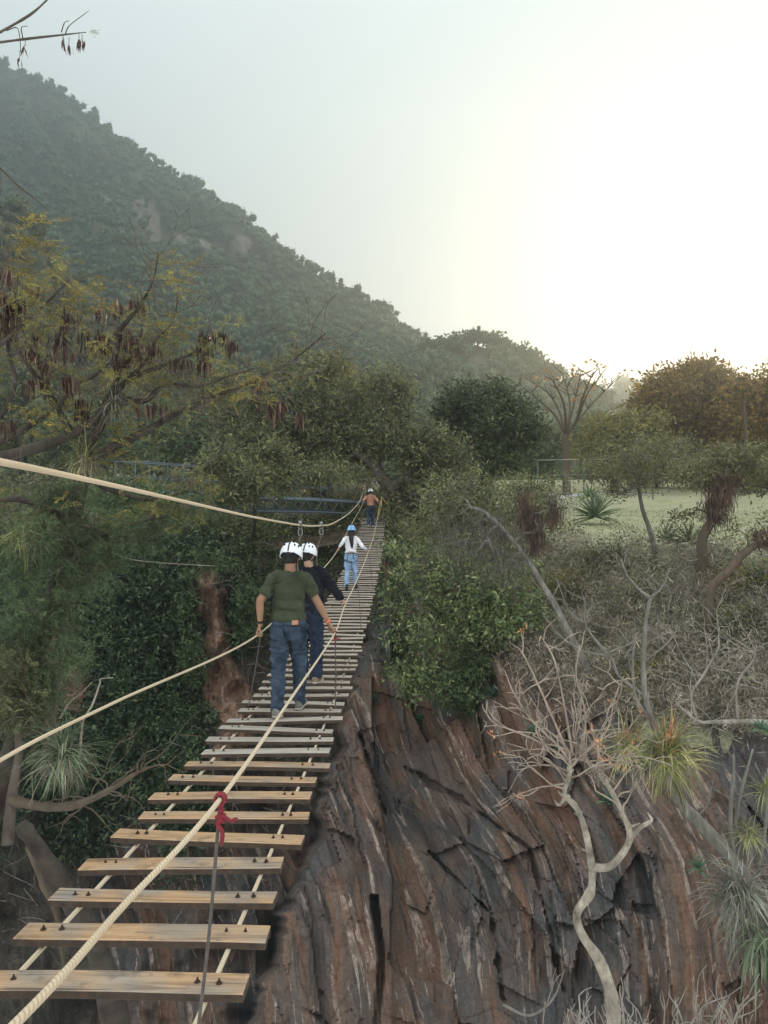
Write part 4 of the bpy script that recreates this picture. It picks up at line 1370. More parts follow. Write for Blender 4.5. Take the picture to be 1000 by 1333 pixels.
M_LF_DRY = leaf_mat('leaf_dry', (.15, .13, .10), (.27, .23, .18), (.44, .38, .30), .25)
M_BARK_POD = bark_mat('bark_blackish', (.022, .018, .016), (.10, .08, .068), 9)
M_LF_MOSS = leaf_mat('hanging_moss', (.06, .052, .044), (.10, .085, .072), (.15, .13, .11), .2)
M_LF_RUSTMOSS = leaf_mat('hanging_moss_rusty', (.075, .045, .036), (.12, .075, .058), (.16, .11, .085), .2)
M_POD = leaf_mat('seed_pod', (.032, .017, .014), (.06, .030, .024), (.18, .12, .085), .2, .4)
M_GRASS = leaf_mat('grass_dry', (.17, .17, .08), (.26, .25, .13), (.36, .32, .2), .4)
M_AGAVE = leaf_mat('agave_leaf', (.10, .14, .08), (.17, .22, .12), (.28, .33, .2), .15, .5)
M_AGAVE_B = leaf_mat('agave_leaf_bluish', (.09, .13, .10), (.14, .19, .14), (.2, .25, .18), .1, .5)
M_BROM = leaf_mat('airplant_leaf', (.11, .13, .055), (.25, .26, .105), (.48, .45, .2), .35)
M_BROM_GREY = leaf_mat('airplant_leaf_grey', (.10, .10, .085), (.2, .2, .17), (.36, .35, .29), .25)
M_BROM_GRN = leaf_mat('airplant_leaf_green', (.06, .085, .05), (.13, .165, .095), (.26, .29, .18), .3)
M_BROM_TIP = leaf_mat('airplant_bract', (.35, .13, .06), (.5, .22, .10), (.55, .36, .2), .35)
M_SUCC = leaf_mat('cliff_plant_leaf', (.055, .12, .075), (.09, .18, .11), (.14, .24, .15), .2, .5)


def grow(mb, trunk, r0, r1, targets, tip=.012, bend=.18, sides=6, kmin=.25, segm=3):
    """trunk plus limbs that branch toward target points; radii follow how much each limb carries"""
    tr = catmull(trunk, 5)
    nt_ = len(tr)
    pos = [p for p in tr]; par = [k - 1 for k in range(nt_)]
    cnt = [0] * nt_
    tg = np.asarray(targets, float).reshape(-1, 3)
    if len(tg):
        top = tr[int(nt_ * .75)]
        order = np.argsort(np.linalg.norm(tg - top, axis=1))
        base_n = int(nt_ * kmin)
        P_ = np.zeros((nt_ + len(tg) * segm + 4, 3)); P_[:nt_] = tr
        nn = nt_
        for k in order:
            g = tg[k]
            dv = np.linalg.norm(P_[base_n:nn] - g, axis=1)
            a = base_n + int(np.argmin(dv))
            A = P_[a]
            L_ = np.linalg.norm(g - A)
            off = rng.normal(size=3) * bend * L_ * .5 + np.array([0, 0, .12 * L_])
            pr = a
            for j in range(1, segm + 1):
                tt = j / segm
                p = A * (1 - tt) + g * tt + off * (4 * tt * (1 - tt)) * .5
                P_[nn] = p; pos.append(p); par.append(pr); cnt.append(0)
                pr = nn; nn += 1
            q = pr
            while q >= 0:
                cnt[q] += 1; q = par[q]
    pos = np.array(pos); cnt = np.array(cnt, float)
    rad = tip * np.maximum(cnt, 1) ** .5
    rad[:nt_] = np.maximum(np.linspace(r0, r1, nt_), 0)
    for k in range(nt_, len(pos)):
        rad[k] = min(rad[k], rad[par[k]] * .92)
    mb.tube(tr, rad[:nt_], max(sides + 2, 8))
    k = nt_
    while k < len(pos):
        seg = [par[k], k]
        while seg[-1] + 1 < len(pos) and par[seg[-1] + 1] == seg[-1]and (seg[-1] - seg[1] + 1) < segm:
            seg.append(seg[-1] + 1)
        rr = rad[seg].copy(); rr[0] = min(rr[0], rr[1] * 1.25)
        mb.tube(pos[seg], rr, sides if rr[1] > .02 else 4, cap=False)
        k = seg[-1] + 1
    return pos


def blob_points(blobs, n, shell=.5):
    """random points in pixel-defined ellipsoids that stand at a real distance: (px, py, rx, ry, d, depth_m)"""
    vol = np.array([b[2] * b[3] for b in blobs], float); vol /= vol.sum()
    idx = rng.choice(len(blobs), n, p=vol)
    u = unit(rng.normal(size=(n, 3))) * (rng.uniform(0, 1, n) ** shell)[:, None]
    out = np.zeros((n, 3))
    for k, i in enumerate(idx):
        px, py, rx, ry, d, dep = blobs[i]
        c = P(px, py, d)
        out[k] = c + u[k] * [rx / F * d, dep, ry / F * d]
    return out


def clump_leaves(mb, pts, n, cr, L, W, droop=.0, m=0, flat=.7):
    k = len(pts)
    off = rng.normal(size=(k * n, 3)) * cr * np.array([1, 1, flat]) * .6
    C = np.repeat(pts, n, 0) + off
    D = unit(unit(off + 1e-6) * .7 + rng.normal(size=(k * n, 3)) * .6 + [0, 0, -droop])
    mb.leaves(C, D, L * rng.uniform(.45, 1.75, k * n), W * rng.uniform(.5, 1.6, k * n), m)


def fronds(mb, C, D, Ln, k, ll, lw, droop=.5, m=0):
    """feathery compound leaves: paired leaflets on a curving midrib"""
    C = np.asarray(C, float); D = unit(D); n = len(C)
    Ln = np.broadcast_to(np.asarray(Ln, float), (n,))
    side = unit(np.cross(D, rng.normal(size=(n, 3))))
    t = (np.arange(k) + .6) / k
    pos = C[:, None] + D[:, None] * (t[None, :, None] * Ln[:, None, None]) + np.array([0, 0, -1.0]) * (droop * t[None, :, None] ** 2 * Ln[:, None, None] * .5)
    for s_ in (-1, 1):
        dd = (D[:, None] * .55 + side[:, None] * s_ + np.array([0, 0, -.25 * droop])) + rng.normal(size=(n, k, 3)) * .12
        mb.leaves(pos.reshape(-1, 3), dd.reshape(-1, 3), ll * np.tile(np.sin(np.linspace(.5, 2.7, k)), n), lw, m)


def twigs(mb, pts, n, L, r, up=.2):
    for p in pts:
        for j in range(n):
            d = unit(rng.normal(size=3) + [0, 0, up])
            mb.tube([p, p + d * L * .5, p + unit(d + rng.normal(size=3) * .4) * L * rng.uniform(.7, 1.2)], [r, r * .8, r * .4], 3, cap=False)


def hang_strands(mb, pts, n, cr, L, W, m=0):
    k = len(pts)
    C = np.repeat(pts, n, 0) + rng.normal(size=(k * n, 3)) * cr
    D = unit(rng.normal(size=(k * n, 3)) * .22 + [0, 0, -1])
    mb.leaves(C, D, L * rng.uniform(.5, 1.4, k * n), W, m)


def tree(name, label, cat, trunk, r0, r1, blobs, nclump, nleaf, cr, L, W, lmat, bmat, group=None, tip=.02, droop=.1, ntarget=None, kmin=.3, feather=0, extra=None, ntw=2, shell=.5, flat=.75, bend=.18):
    trunk = np.asarray(trunk, float)
    bpx = 500 + trunk[0][0] / trunk[0][1] * F
    if trunk[0][1] > rim_d(bpx) + .2:
        gz = float(ground_z(bpx, trunk[0][1])) - .15
        if gz < trunk[0][2] - .1:
            trunk = np.vstack([[trunk[0][0], trunk[0][1], gz], trunk])
    o = thing(name, label, cat, trunk[0], group)
    pts = blob_points(blobs, nclump, shell) if nclump else np.zeros((0, 3))
    wb_ = MB()
    tgt = pts[:ntarget or len(pts)]
    grow(wb_, trunk, r0, r1, tgt, tip, bend, kmin=kmin)
    if ntw and len(tgt):
        twigs(wb_, tgt, ntw, cr * 1.2, tip * .55)
    wb_.build('trunk', bmat, o)
    if nleaf and len(pts):
        lb = MB()
        if feather:
            C = np.repeat(pts, nleaf, 0) + rng.normal(size=(len(pts) * nleaf, 3)) * cr * .45
            D = unit(rng.normal(size=C.shape) + [0, 0, .1])
            fronds(lb, C, D, L * rng.uniform(.6, 1.2, len(C)), feather, W * 4.5, W, droop)
        else:
            clump_leaves(lb, pts, nleaf, cr, L, W, droop, 0, flat)
        lb.build('crown', lmat, o)
    if extra:
        extra(o)
    return o


# ------------------------------------------------------------------ mass of undergrowth on the gorge side
def cliff_scatter(n, cond):
    out = []
    nr, nc = CL_px.shape
    while len(out) < n:
        i = rng.integers(0, nr, 4000); j = rng.integers(0, nc, 4000)
        ok = cond(CL_px[i, j], CL_py[i, j], CL_ke[i, j], CL_pil[i, j], rng.uniform(0, 1, 4000))
        out.extend(CL_P[i[ok], j[ok]])
    return np.array(out[:n])


def c_left(px, py, ke, pil, r):
    dens = sstep(1120, 1000, py + 40 * np.sin(px / 23)) * sstep(345, 250, px + .08 * (py - 700)) * (pil < .12) * (ke < .05) * (px > -120) * (py > 640)
    bare = ((px - 78) / 34) ** 2 + ((py - 850) / 55) ** 2 < 1
    bare |= ((px - 105) / 22) ** 2 + ((py - 905) / 35) ** 2 < 1
    return (r < dens) & ~bare


ub = MB()
pts = cliff_scatter(1500, c_left)
dcl = pts[:, 1]
pts = pts + np.stack([0 * dcl, -rng.uniform(0, .9, len(dcl)), rng.uniform(-.2, .5, len(dcl))], -1)
clump_leaves(ub, pts, 90, .55, .20, .085, .35)
pts2 = cliff_scatter(260, c_left)
C = np.repeat(pts2, 14, 0) + rng.normal(size=(260 * 14, 3)) * .3 + [0, -.5, .1]
ub.build('gorge_undergrowth', M_LF_DARK, kind='stuff')
ub = MB()
pts = cliff_scatter(420, c_left)
pts = pts + [0, -.8, .3]
clump_leaves(ub, pts, 60, .4, .22, .08, .3)
# a few clumps clinging lower down and along the rim behind the deck
pts = cliff_scatter(150, lambda px, py, ke, pil, r: (px > 300) & (px < 480) & (py < 860) & (ke < .1) & (r < .7))
clump_leaves(ub, pts + [0, -.3, .1], 50, .35, .18, .07, .2)
pts = cliff_scatter(70, lambda px, py, ke, pil, r: (px > 486) & (px < 560) & (py < 860) & (ke > .5))
clump_leaves(ub, pts + [0, -.2, .1], 40, .3, .14, .06, .2)
ub.build('gorge_shrubs', M_LF_MID, kind='stuff')
tb_ = MB()
for p in cliff_scatter(420, lambda px, py, ke, pil, r: (px > -60) & (px < 400) & (py < 1230) & (py > 640) & (ke < .1)):
    d = unit(rng.normal(size=3) * [1, .4, .8] + [0, -.5, -.1])
    p = p + [0, -.3, 0]
    q1 = p + d * rng.uniform(.3, .9); q2 = q1 + unit(d + rng.normal(size=3) * .6 + [0, 0, -.3]) * rng.uniform(.3, .9)
    tb_.tube([p, q1, q2], [.02, .014, .007], 4, cap=False)
tb_.build('hanging_roots', M_TWIG_GREY, kind='stuff')

# ---- brush on the rim slope and round the feet of the trees
def slope_pts(n, pxa, pxb, sa, sb, up=(0, .5)):
    px = rng.uniform(pxa, pxb, n); d = rim_d(px) + rng.uniform(sa, sb, n)
    z = ground_z(px, d) + rng.uniform(up[0], up[1], n)
    return np.stack([(px - 500) / F * d, d, z], -1)


db_ = MB()
pts = np.vstack([slope_pts(900, 640, 1250, -.3, 9, (.1, .9)), slope_pts(260, 690, 1250, -.3, .9, (-.2, .4))])
k = len(pts)
C = np.repeat(pts, 70, 0) + rng.normal(size=(k * 70, 3)) * [.42, .42, .32]
D = unit(rng.normal(size=C.shape) + [0, 0, .5])
db_.leaves(C, D, rng.uniform(.12, .36, len(C)), rng.uniform(.014, .028, len(C)))
clump_leaves(db_, pts, 45, .45, .085, .02, .0)
db_.build('dry_brush', M_LF_DRY, kind='stuff')
db_ = MB()
pts = slope_pts(420, 640, 1250, 0, 11, (.1, .8))
clump_leaves(db_, pts, 55, .4, .11, .05, .0)
pts = np.vstack([slope_pts(800, 240, 640, .2, 14, (.1, 1.3)), slope_pts(700, 230, 462, -.2, 7, (-.1, .5)), slope_pts(260, 500, 660, -.3, 6, (0, .8)), slope_pts(240, 545, 712, 6, 16, (0, 1.7))])
clump_leaves(db_, pts, 55, .5, .17, .06, .0)
pts = slope_pts(300, -120, 300, .2, 12, (.1, 2.2))
clump_leaves(db_, pts, 60, .7, .2, .08, .0)
db_.build('rim_scrub', M_LF_OLIVE, kind='stuff')
# meadow grass: short tufts where the ground shows
gb = MB()
px = rng.uniform(650, 1150, 1300); d = rng.uniform(27, 50, 1300)
g0 = np.stack([(px - 500) / F * d, d, ground_z(px, d)], -1)
C = np.repeat(g0, 7, 0) + rng.normal(size=(len(g0) * 7, 3)) * [.22, .22, 0]
gb.leaves(C, unit(rng.normal(size=C.shape) * .4 + [0, 0, 1]), rng.uniform(.04, .12, len(C)), .03)
gb.build('meadow_grass', M_GRASS, kind='stuff')

for k, (px, sd_, rx, hh_, mt) in enumerate(((712, 1.5, 1.0, .9, 0), (770, 3.0, 1.2, 1.0, 0), (835, 5.2, 1.3, .9, 1), (880, 2.6, 1.1, 1.1, 0), (945, 3.6, 1.3, 1.1, 1), (990, 1.6, 1.0, 1.0, 0), (800, 1.0, .9, .9, 0), (862, .8, .8, .8, 2), (925, 1.0, .9, .8, 0), (742, 5.6, 1.1, .9, 2), (1030, 4.5, 1.5, 1.3, 0), (905, 6.0, 1.2, .9, 0), (970, 6.5, 1.2, 1.0, 2), (680, 2.5, 1.0, 1.2, 2), (1075, 2.0, 1.4, 1.4, 1), (775, 7.5, 1.1, .8, 1))):
    d = float(rim_d(px)) + sd_
    b0 = G(px, d, -.1)
    o = thing('dry_shrub', 'twiggy dry grey brown shrub in the tangle along the right hand cliff edge', 'shrub', b0, 'dry shrubs along the cliff edge')
    ws_ = MB(); lb_ = MB()
    ctr = b0 + [0, 0, hh_ * .6]
    pts = ctr + unit(rng.normal(size=(60, 3))) * (rng.uniform(.2, 1, 60) ** .6)[:, None] * [rx, rx * .8, hh_ * .65]
    for p in pts:
        m_ = (b0 + p) / 2 + rng.normal(size=3) * .12 + [0, 0, .1]
        ws_.tube(catmull([b0 + rng.normal(size=3) * [.12, .12, 0], m_, p], 3), np.linspace(.026, .010, 7), 4, cap=False)
        for j in range(5):
            e = p + unit(rng.normal(size=3) + [0, 0, .3]) * rng.uniform(.15, .4)
            ws_.tube([p, (p + e) / 2 + rng.normal(size=3) * .03, e], [.012, .009, .006], 3, cap=False)
    ws_.build('stems', M_TWIG_GREY, o)
    clump_leaves(lb_, pts, (90, 110, 100)[mt], .38, .085, (.016, .036, .036)[mt], .0)
    lb_.build('crown', (M_LF_DRY, M_LF_OLIVE, M_LF_SUN)[mt], o)

# ------------------------------------------------------------------ trees of the far rim
tree('rim_tree', 'tall dark tree left of the far landing with ragged crown and brown hanging pods', 'tree',
     PA([(432, 704, 40), (420, 660, 40), (408, 622, 40), (398, 580, 40.5), (405, 530, 41)]), .52, .22,
     [(330, 530, 48, 40, 40, 2.2), (395, 490, 55, 38, 41, 2.5), (440, 545, 50, 50, 40, 2.2), (345, 590, 45, 40, 39, 2), (425, 478, 35, 20, 41, 1.6), (465, 590, 40, 30, 39.5, 1.8), (380, 560, 60, 50, 41, 2.5), (310, 580, 45, 40, 39, 2), (405, 620, 34, 22, 38, 1.2), (290, 500, 36, 30, 41, 1.6)],
     250, 110, .60, .22, .08, M_LF_OLIVE, M_BARK_DK, tip=.034, ntarget=120, kmin=.45)
tree('leaning_tree', 'thick dark tree leaning over the far landing where the ropes are tied', 'tree',
     PA([(537, 700, 37.8), (531, 672, 37.8), (517, 645, 37.8), (500, 625, 37.8), (484, 603, 38), (462, 588, 38.2)]), .52, .2,
     [(520, 570, 48, 40, 38.5, 2), (560, 590, 40, 40, 38.5, 2), (478, 560, 42, 36, 38.5, 2), (528, 510, 20, 26, 39, 1), (500, 535, 40, 30, 39, 1.5), (590, 600, 32, 32, 38, 1.5), (545, 640, 40, 28, 38, 1.4), (590, 650, 40, 30, 37, 1.4), (560, 620, 45, 30, 38, 1.5), (500, 500, 30, 22, 39, 1.2), (470, 520, 34, 26, 39.5, 1.3), (455, 610, 26, 20, 38.5, 1)],
     230, 110, .6, .2, .065, M_LF_OLIVE, M_BARK_DK, tip=.040, ntarget=120, kmin=.3, bend=.3)
tree('round_tree', 'dense dark green rounded tree standing behind the leaning tree', 'tree',
     PA([(628, 690, 47), (630, 640, 47), (634, 590, 47), (640, 550, 47)]), .4, .15,
     [(632, 545, 52, 34, 47, 2.6), (600, 530, 34, 28, 47, 2), (664, 545, 38, 30, 47, 2), (690, 562, 20, 18, 47, 1.2), (628, 585, 46, 26, 47, 2.2), (640, 515, 30, 20, 47, 1.5), (650, 604, 40, 16, 47, 1.8), (585, 565, 22, 26, 47, 1.4), (612, 508, 14, 10, 47, .8), (676, 590, 20, 18, 47, 1)],
     120, 200, .58, .25, .10, M_LF_DEEP, M_BARK_DK, tip=.03, ntarget=60)
tree('yellow_leaved_tree', 'small tree with a yellowish crown top rising behind the tall dark tree', 'tree',
     PA([(428, 690, 45), (432, 600, 45), (432, 520, 45), (436, 480, 45)]), .2, .07,
     [(432, 482, 26, 20, 45, 1.2), (455, 500, 20, 16, 45, 1)], 46, 90, .45, .16, .055, M_LF_YEL, M_BARK_DK, tip=.02)
tree('forked_tree', 'half bare tree with pale forking limbs between the tall dark tree and the round tree', 'tree',
     PA([(500, 690, 44), (497, 600, 44), (486, 540, 44), (470, 510, 44)]), .2, .06,
     [(500, 485, 36, 16, 44, 1), (470, 495, 22, 14, 44, 1), (520, 500, 20, 14, 44, .8)], 34, 26, .35, .14, .05, M_LF_OLIVE, M_BARK_GREY, tip=.022, bend=.4)
tree('hanging_moss_tree', 'thin grey tree draped in moss beside the green bush on the cliff edge', 'tree',
     PA([(800, 935, 21.5), (770, 880, 21.3), (745, 832, 21.4), (723, 788, 21.8), (704, 757, 22), (685, 725, 22.3), (659, 693, 22.6), (632, 668, 23), (612, 660, 23.2)]), .115, .05,
     [(640, 700, 45, 35, 23, 1.2), (600, 690, 40, 34, 23.5, 1.2), (690, 690, 28, 35, 22.5, 1), (660, 740, 30, 25, 22.5, 1), (720, 650, 40, 28, 22.5, 1), (580, 640, 40, 20, 24, 1)],
     110, 0, .35, .1, .03, M_LF_MOSS, M_BARK_GREY, tip=.011, ntw=5, bend=.35)
moss = bpy.data.objects['hanging_moss_tree']
hm = MB()
hang_strands(hm, blob_points([(620, 695, 60, 34, 23.2, 1.3), (590, 715, 42, 36, 23.4, 1.2), (655, 730, 40, 36, 22.6, 1.2), (660, 680, 34, 26, 22.6, .9)], 130), 24, .22, .26, .014)
hm.build('moss', M_LF_MOSS, moss)
hm = MB()
hang_strands(hm, blob_points([(688, 668, 14, 30, 22.5, .5), (722, 660, 12, 22, 22.5, .4), (700, 690, 16, 25, 22.4, .5)], 46), 46, .09, .34, .018)
hm.build('rusty_moss', M_LF_RUSTMOSS, moss)
lf = MB(); clump_leaves(lf, blob_points([(600, 640, 55, 30, 24, 1.4), (700, 640, 60, 24, 23, 1.4), (560, 690, 40, 40, 25, 1.2)], 120), 44, .4, .11, .04)
lf.build('crown', M_LF_OLIVE, moss)

tree('cliff_bush', 'broad green bush hanging over the cliff edge right of the plank walkway', 'bush',
     PA([(600, 800, 28.5), (595, 770, 28), (600, 740, 27.8)]), .12, .06,
     [(555, 735, 50, 32, 28.5, 1.4), (535, 775, 35, 40, 28.5, 1.2), (600, 770, 55, 45, 27.5, 1.5), (570, 825, 50, 42, 27, 1.2), (640, 790, 42, 40, 26.5, 1.3), (625, 835, 45, 30, 26.5, 1.1), (560, 872, 42, 30, 26.6, .9), (600, 885, 30, 24, 26, .8), (660, 830, 24, 24, 25.6, .8), (520, 850, 22, 34, 27.2, .7), (545, 900, 26, 26, 26.4, .6), (690, 800, 22, 40, 25.6, .8), (510, 715, 24, 18, 30, .9), (600, 715, 50, 18, 28.6, 1.2), (665, 740, 40, 24, 27, 1.1)],
     250, 52, .36, .17, .07, M_LF_BUSH, M_BARK_BROWN, tip=.014, ntarget=120, droop=.25, shell=.4)
tree('cliff_bush', 'lower green bush spilling down the rock beneath the broad one', 'bush',
     PA([(600, 905, 26.5), (600, 880, 26.2), (604, 860, 26)]), .06, .03,
     [(588, 905, 34, 24, 25.6, .6), (612, 870, 32, 22, 25.6, .7)], 40, 90, .32, .13, .05, M_LF_MID, M_BARK_BROWN, tip=.012, droop=.5)

tree('clinging_shrub', 'dark green shrub growing over the top of the red rock pillar', 'shrub', [P(285, 765, 35), P(284, 745, 34.3), P(282, 730, 34)], .07, .03,
     [(282, 732, 34, 12, 33.8, .6), (246, 775, 10, 40, 34, .5), (322, 790, 12, 44, 33.5, .5), (252, 860, 8, 40, 33, .5), (290, 792, 8, 6, 33.2, .3)], 70, 55, .38, .18, .07, M_LF_MID, M_BARK_DK, tip=.01, ntarget=50, droop=.4)

# ---- trees on and behind the meadow
o = thing('umbrella_tree', 'bare fan shaped tree with a few orange leaves on the meadow edge', 'tree', G(738, 70))
mb = MB()
def utube(pts, r):
    p = catmull(np.array([P(x, y, 70 + dz) for x, y, dz in pts]), 5)
    mb.tube(p, np.interp(np.linspace(0, 1, len(p)), np.linspace(0, 1, len(r)), r), 7)
    return p
utube([(738, 662, 0), (737, 600, 0), (736, 565, 0)], [.42, .34, .28])
ut = []
for pts in ([(736, 566, 0), (722, 540, 0), (700, 520, -1), (676, 500, -2)], [(736, 566, 0), (728, 535, 1), (712, 510, 2), (684, 492, 3)], [(737, 566, 0), (735, 530, -2), (725, 505, -3), (714, 488, -4)], [(737, 566, 0), (745, 535, 0), (752, 505, 1), (756, 485, 2)],
            [(737, 566, 0), (742, 530, 2), (738, 505, 3), (732, 486, 5)], [(737, 568, 0), (752, 545, -1), (765, 512, -2), (782, 490, -2)], [(737, 568, 0), (752, 548, 1), (776, 520, 2), (803, 494, 2)], [(752, 545, -1), (758, 520, -3), (766, 500, -4), (772, 486, -4)]):
    q = utube(pts, [.14, .10, .065, .025])
    for k in range(7):
        b0 = q[rng.integers(len(q) // 2, len(q))]
        e0 = b0 + np.array([rng.uniform(-1.2, 1.2), rng.uniform(-.8, .8), rng.uniform(.5, 1.3)])
        mb.tube([b0, (b0 + e0) / 2 + rng.normal(size=3) * .12, e0], [.05, .035, .015], 4)
        if rng.uniform() < .55 and (b0[0] > 15.5 or rng.uniform() < .25):
            ut.append(e0)
mb.build('trunk', M_BARK_BROWN, o)
mb = MB(); clump_leaves(mb, np.array(ut), 5, .3, .30, .19); mb.build('crown', M_LF_ORANGE, o)
tree('meadow_tree', 'big golden lit tree with a lumpy crown at the right behind the meadow', 'tree',
     PA([(905, 655, 84), (905, 610, 84), (900, 560, 84), (900, 520, 84)]), .7, .3,
     [(900, 492, 44, 20, 84, 4), (870, 512, 34, 24, 83, 3.5), (930, 515, 40, 28, 85, 4), (900, 545, 60, 40, 84, 5), (955, 548, 45, 36, 86, 4), (852, 535, 24, 22, 82, 2.5), (912, 478, 18, 8, 84, 2), (960, 512, 30, 22, 84, 3), (985, 530, 24, 20, 83, 3)],
     300, 130, 1.15, .45, .22, M_LF_GOLD, M_BARK_BROWN, tip=.06, ntarget=90)
tree('meadow_tree', 'broad tree at the right edge of the meadow closest to the low sun', 'tree',
     PA([(1010, 660, 78), (1005, 600, 78), (1000, 560, 78)]), .6, .3,
     [(990, 535, 40, 34, 78, 3), (1035, 515, 50, 50, 79, 4), (965, 560, 34, 30, 78, 3), (1000, 590, 50, 30, 77, 3), (1090, 560, 50, 50, 80, 4), (960, 585, 40, 24, 78, 3)],
     230, 130, 1.1, .42, .2, M_LF_GOLD, M_BARK_BROWN, tip=.06, ntarget=70)
tree('sprig_tree', 'slim tree with sparse leafy tips showing against the bright sky at far right', 'tree',
     PA([(975, 650, 72), (972, 580, 72), (968, 520, 72), (966, 500, 72)]), .25, .06,
     [(966, 500, 14, 14, 72, 1), (985, 493, 10, 8, 72, .8), (952, 515, 12, 12, 72, 1), (992, 512, 8, 8, 72, .8)], 26, 16, .5, .42, .22, M_LF_GOLD, M_BARK_BROWN, tip=.04)
tree('meadow_tree', 'pale green spreading tree left of the golden one behind the meadow', 'tree',
     PA([(800, 655, 74), (800, 620, 74), (803, 580, 74)]), .5, .25,
     [(800, 565, 42, 24, 74, 4), (775, 585, 28, 20, 73, 3), (840, 570, 34, 26, 75, 3.5), (815, 595, 50, 20, 74, 4), (835, 545, 30, 16, 76, 3)],
     200, 70, 1.0, .36, .16, M_LF_SUN, M_BARK_BROWN, tip=.05, ntarget=70)
for (px, py, rx, ry, d, lab, mt) in ((690, 590, 34, 26, 82, 'low dark tree behind the round tree at the edge of the meadow', M_LF_MID), (720, 575, 24, 22, 92, 'grey green tree in the haze behind the bare fan shaped tree', M_LF_OLIVE),
                                     (770, 560, 30, 24, 105, 'hazy tree far behind the pale green spreading tree', M_LF_MID), (640, 600, 40, 18, 95, 'low tree glimpsed beneath the round tree', M_LF_YEL), (855, 610, 50, 20, 90, 'bushy tree in shade under the golden one', M_LF_OLIVE),
                                     (960, 615, 60, 20, 92, 'bushy tree far back at the right behind the gnarled tree', M_LF_GOLD), (560, 600, 40, 24, 75, 'hazy tree glimpsed through the leaning tree', M_LF_OLIVE), (480, 560, 45, 36, 80, 'tree far behind the forked one', M_LF_MID), (250, 560, 60, 46, 66, 'wide tree behind the steel footbridge', M_LF_MID), (120, 560, 60, 50, 70, 'wide tree far behind the pod tree at the left', M_LF_MID), (350, 600, 50, 34, 58, 'tree close behind the steel footbridge', M_LF_OLIVE)):
    tree('background_tree', lab, 'tree', [G(px, d), P(px, py + 10, d), P(px, py, d)], .3, .12,
         [(px, py, rx, ry, d, rx / F * d), (px - rx * .5, py + ry * .4, rx * .6, ry * .6, d, 2), (px + rx * .55, py + ry * .3, rx * .6, ry * .6, d, 2)],
         90, 60, .9, .34, .16, mt, M_BARK_BROWN, tip=.05, ntarget=30)

tree('feathery_tree', 'slender meadow tree with a leaning bare trunk and thin pale green crown', 'tree',
     PA([(853, 722, 28), (846, 690, 28), (837, 665, 28), (832, 640, 28), (826, 615, 28)]), .11, .05,
     [(830, 590, 55, 26, 28, 1.5), (785, 610, 35, 22, 28, 1.2), (880, 592, 45, 26, 28.5, 1.4), (850, 620, 40, 22, 28, 1.2), (800, 640, 22, 14, 27.5, .8)],
     120, 50, .34, .12, .04, M_LF_PALE, M_BARK_GREY, tip=.012, kmin=.55, ntarget=110)


def snag_extra(o):
    hm = MB()
    hang_strands(hm, blob_points([(938, 640, 18, 22, 25, .5), (930, 665, 14, 18, 25, .4), (948, 625, 14, 10, 25, .4)], 60), 50, .13, .30, .022)
    hm.build('moss', M_LF_RUSTMOSS, o)


tree('gnarled_tree', 'gnarled dark tree on the rim hung with reddish brown moss clumps', 'tree',
     PA([(915, 730, 25), (914, 705, 25), (922, 686, 25), (937, 659, 25), (942, 632, 25), (950, 610, 25)]), .20, .10,
     [(900, 668, 22, 8, 25, .6), (877, 674, 8, 6, 25, .4), (965, 634, 14, 8, 25, .5), (970, 608, 12, 12, 25, .6), (930, 600, 50, 22, 25.5, 1.4), (970, 590, 35, 24, 25.5, 1.2), (890, 620, 30, 18, 25, 1), (1000, 620, 30, 24, 25.5, 1)],
     110, 50, .32, .12, .045, M_LF_PALE, M_BARK_BROWN, tip=.014, kmin=.45, bend=.4, extra=snag_extra)
tree('slanting_tree', 'dark slanting tree at the right edge with a clump of moss on its bend', 'tree',
     PA([(925, 775, 21), (949, 743, 21), (970, 719, 21), (998, 702, 21), (1035, 692, 21), (1070, 660, 21)]), .13, .09,
     [(1000, 676, 6, 12, 21, .3), (960, 690, 16, 14, 21, .5), (1040, 640, 30, 24, 21, .8), (1060, 600, 50, 30, 21, 1)],
     50, 60, .3, .11, .045, M_LF_OLIVE, M_BARK_BROWN, tip=.013, bend=.3,
     extra=lambda o: (lambda m: (hang_strands(m, blob_points([(995, 697, 14, 12, 21, .25)], 30), 50, .08, .2, .016), m.build('moss', M_LF_RUSTMOSS, o)))(MB()))

# ridge trees on the near hill
for k, (px, py, h) in enumerate(((586, 452, 8), (597, 447, 9), (610, 443, 9), (622, 441, 9), (634, 443, 9), (646, 449, 8), (662, 456, 8), (675, 461, 9), (686, 468, 8), (700, 478, 10), (712, 485, 8), (722, 490, 7))):
    d = 288
    cx = P(px, py + 6, d)
    o = thing('ridge_tree', 'small flat crowned tree in the row along the skyline of the hill', 'tree', cx - np.array([0, 0, 3]), 'trees along the hill skyline')
    m1 = MB(); m1.tube([cx - [0, 0, 3], cx + [0, 0, 1.5]], .35, 6); m1.build('trunk', M_BARK_DK, o)
    m1 = MB(); pp = cx + [0, 0, 2.6] + rng.normal(size=(22, 3)) * [2.3, 2, .75]
    clump_leaves(m1, pp, 24, 1.3, 1.2, .8); m1.build('crown', M_FOREST, o)


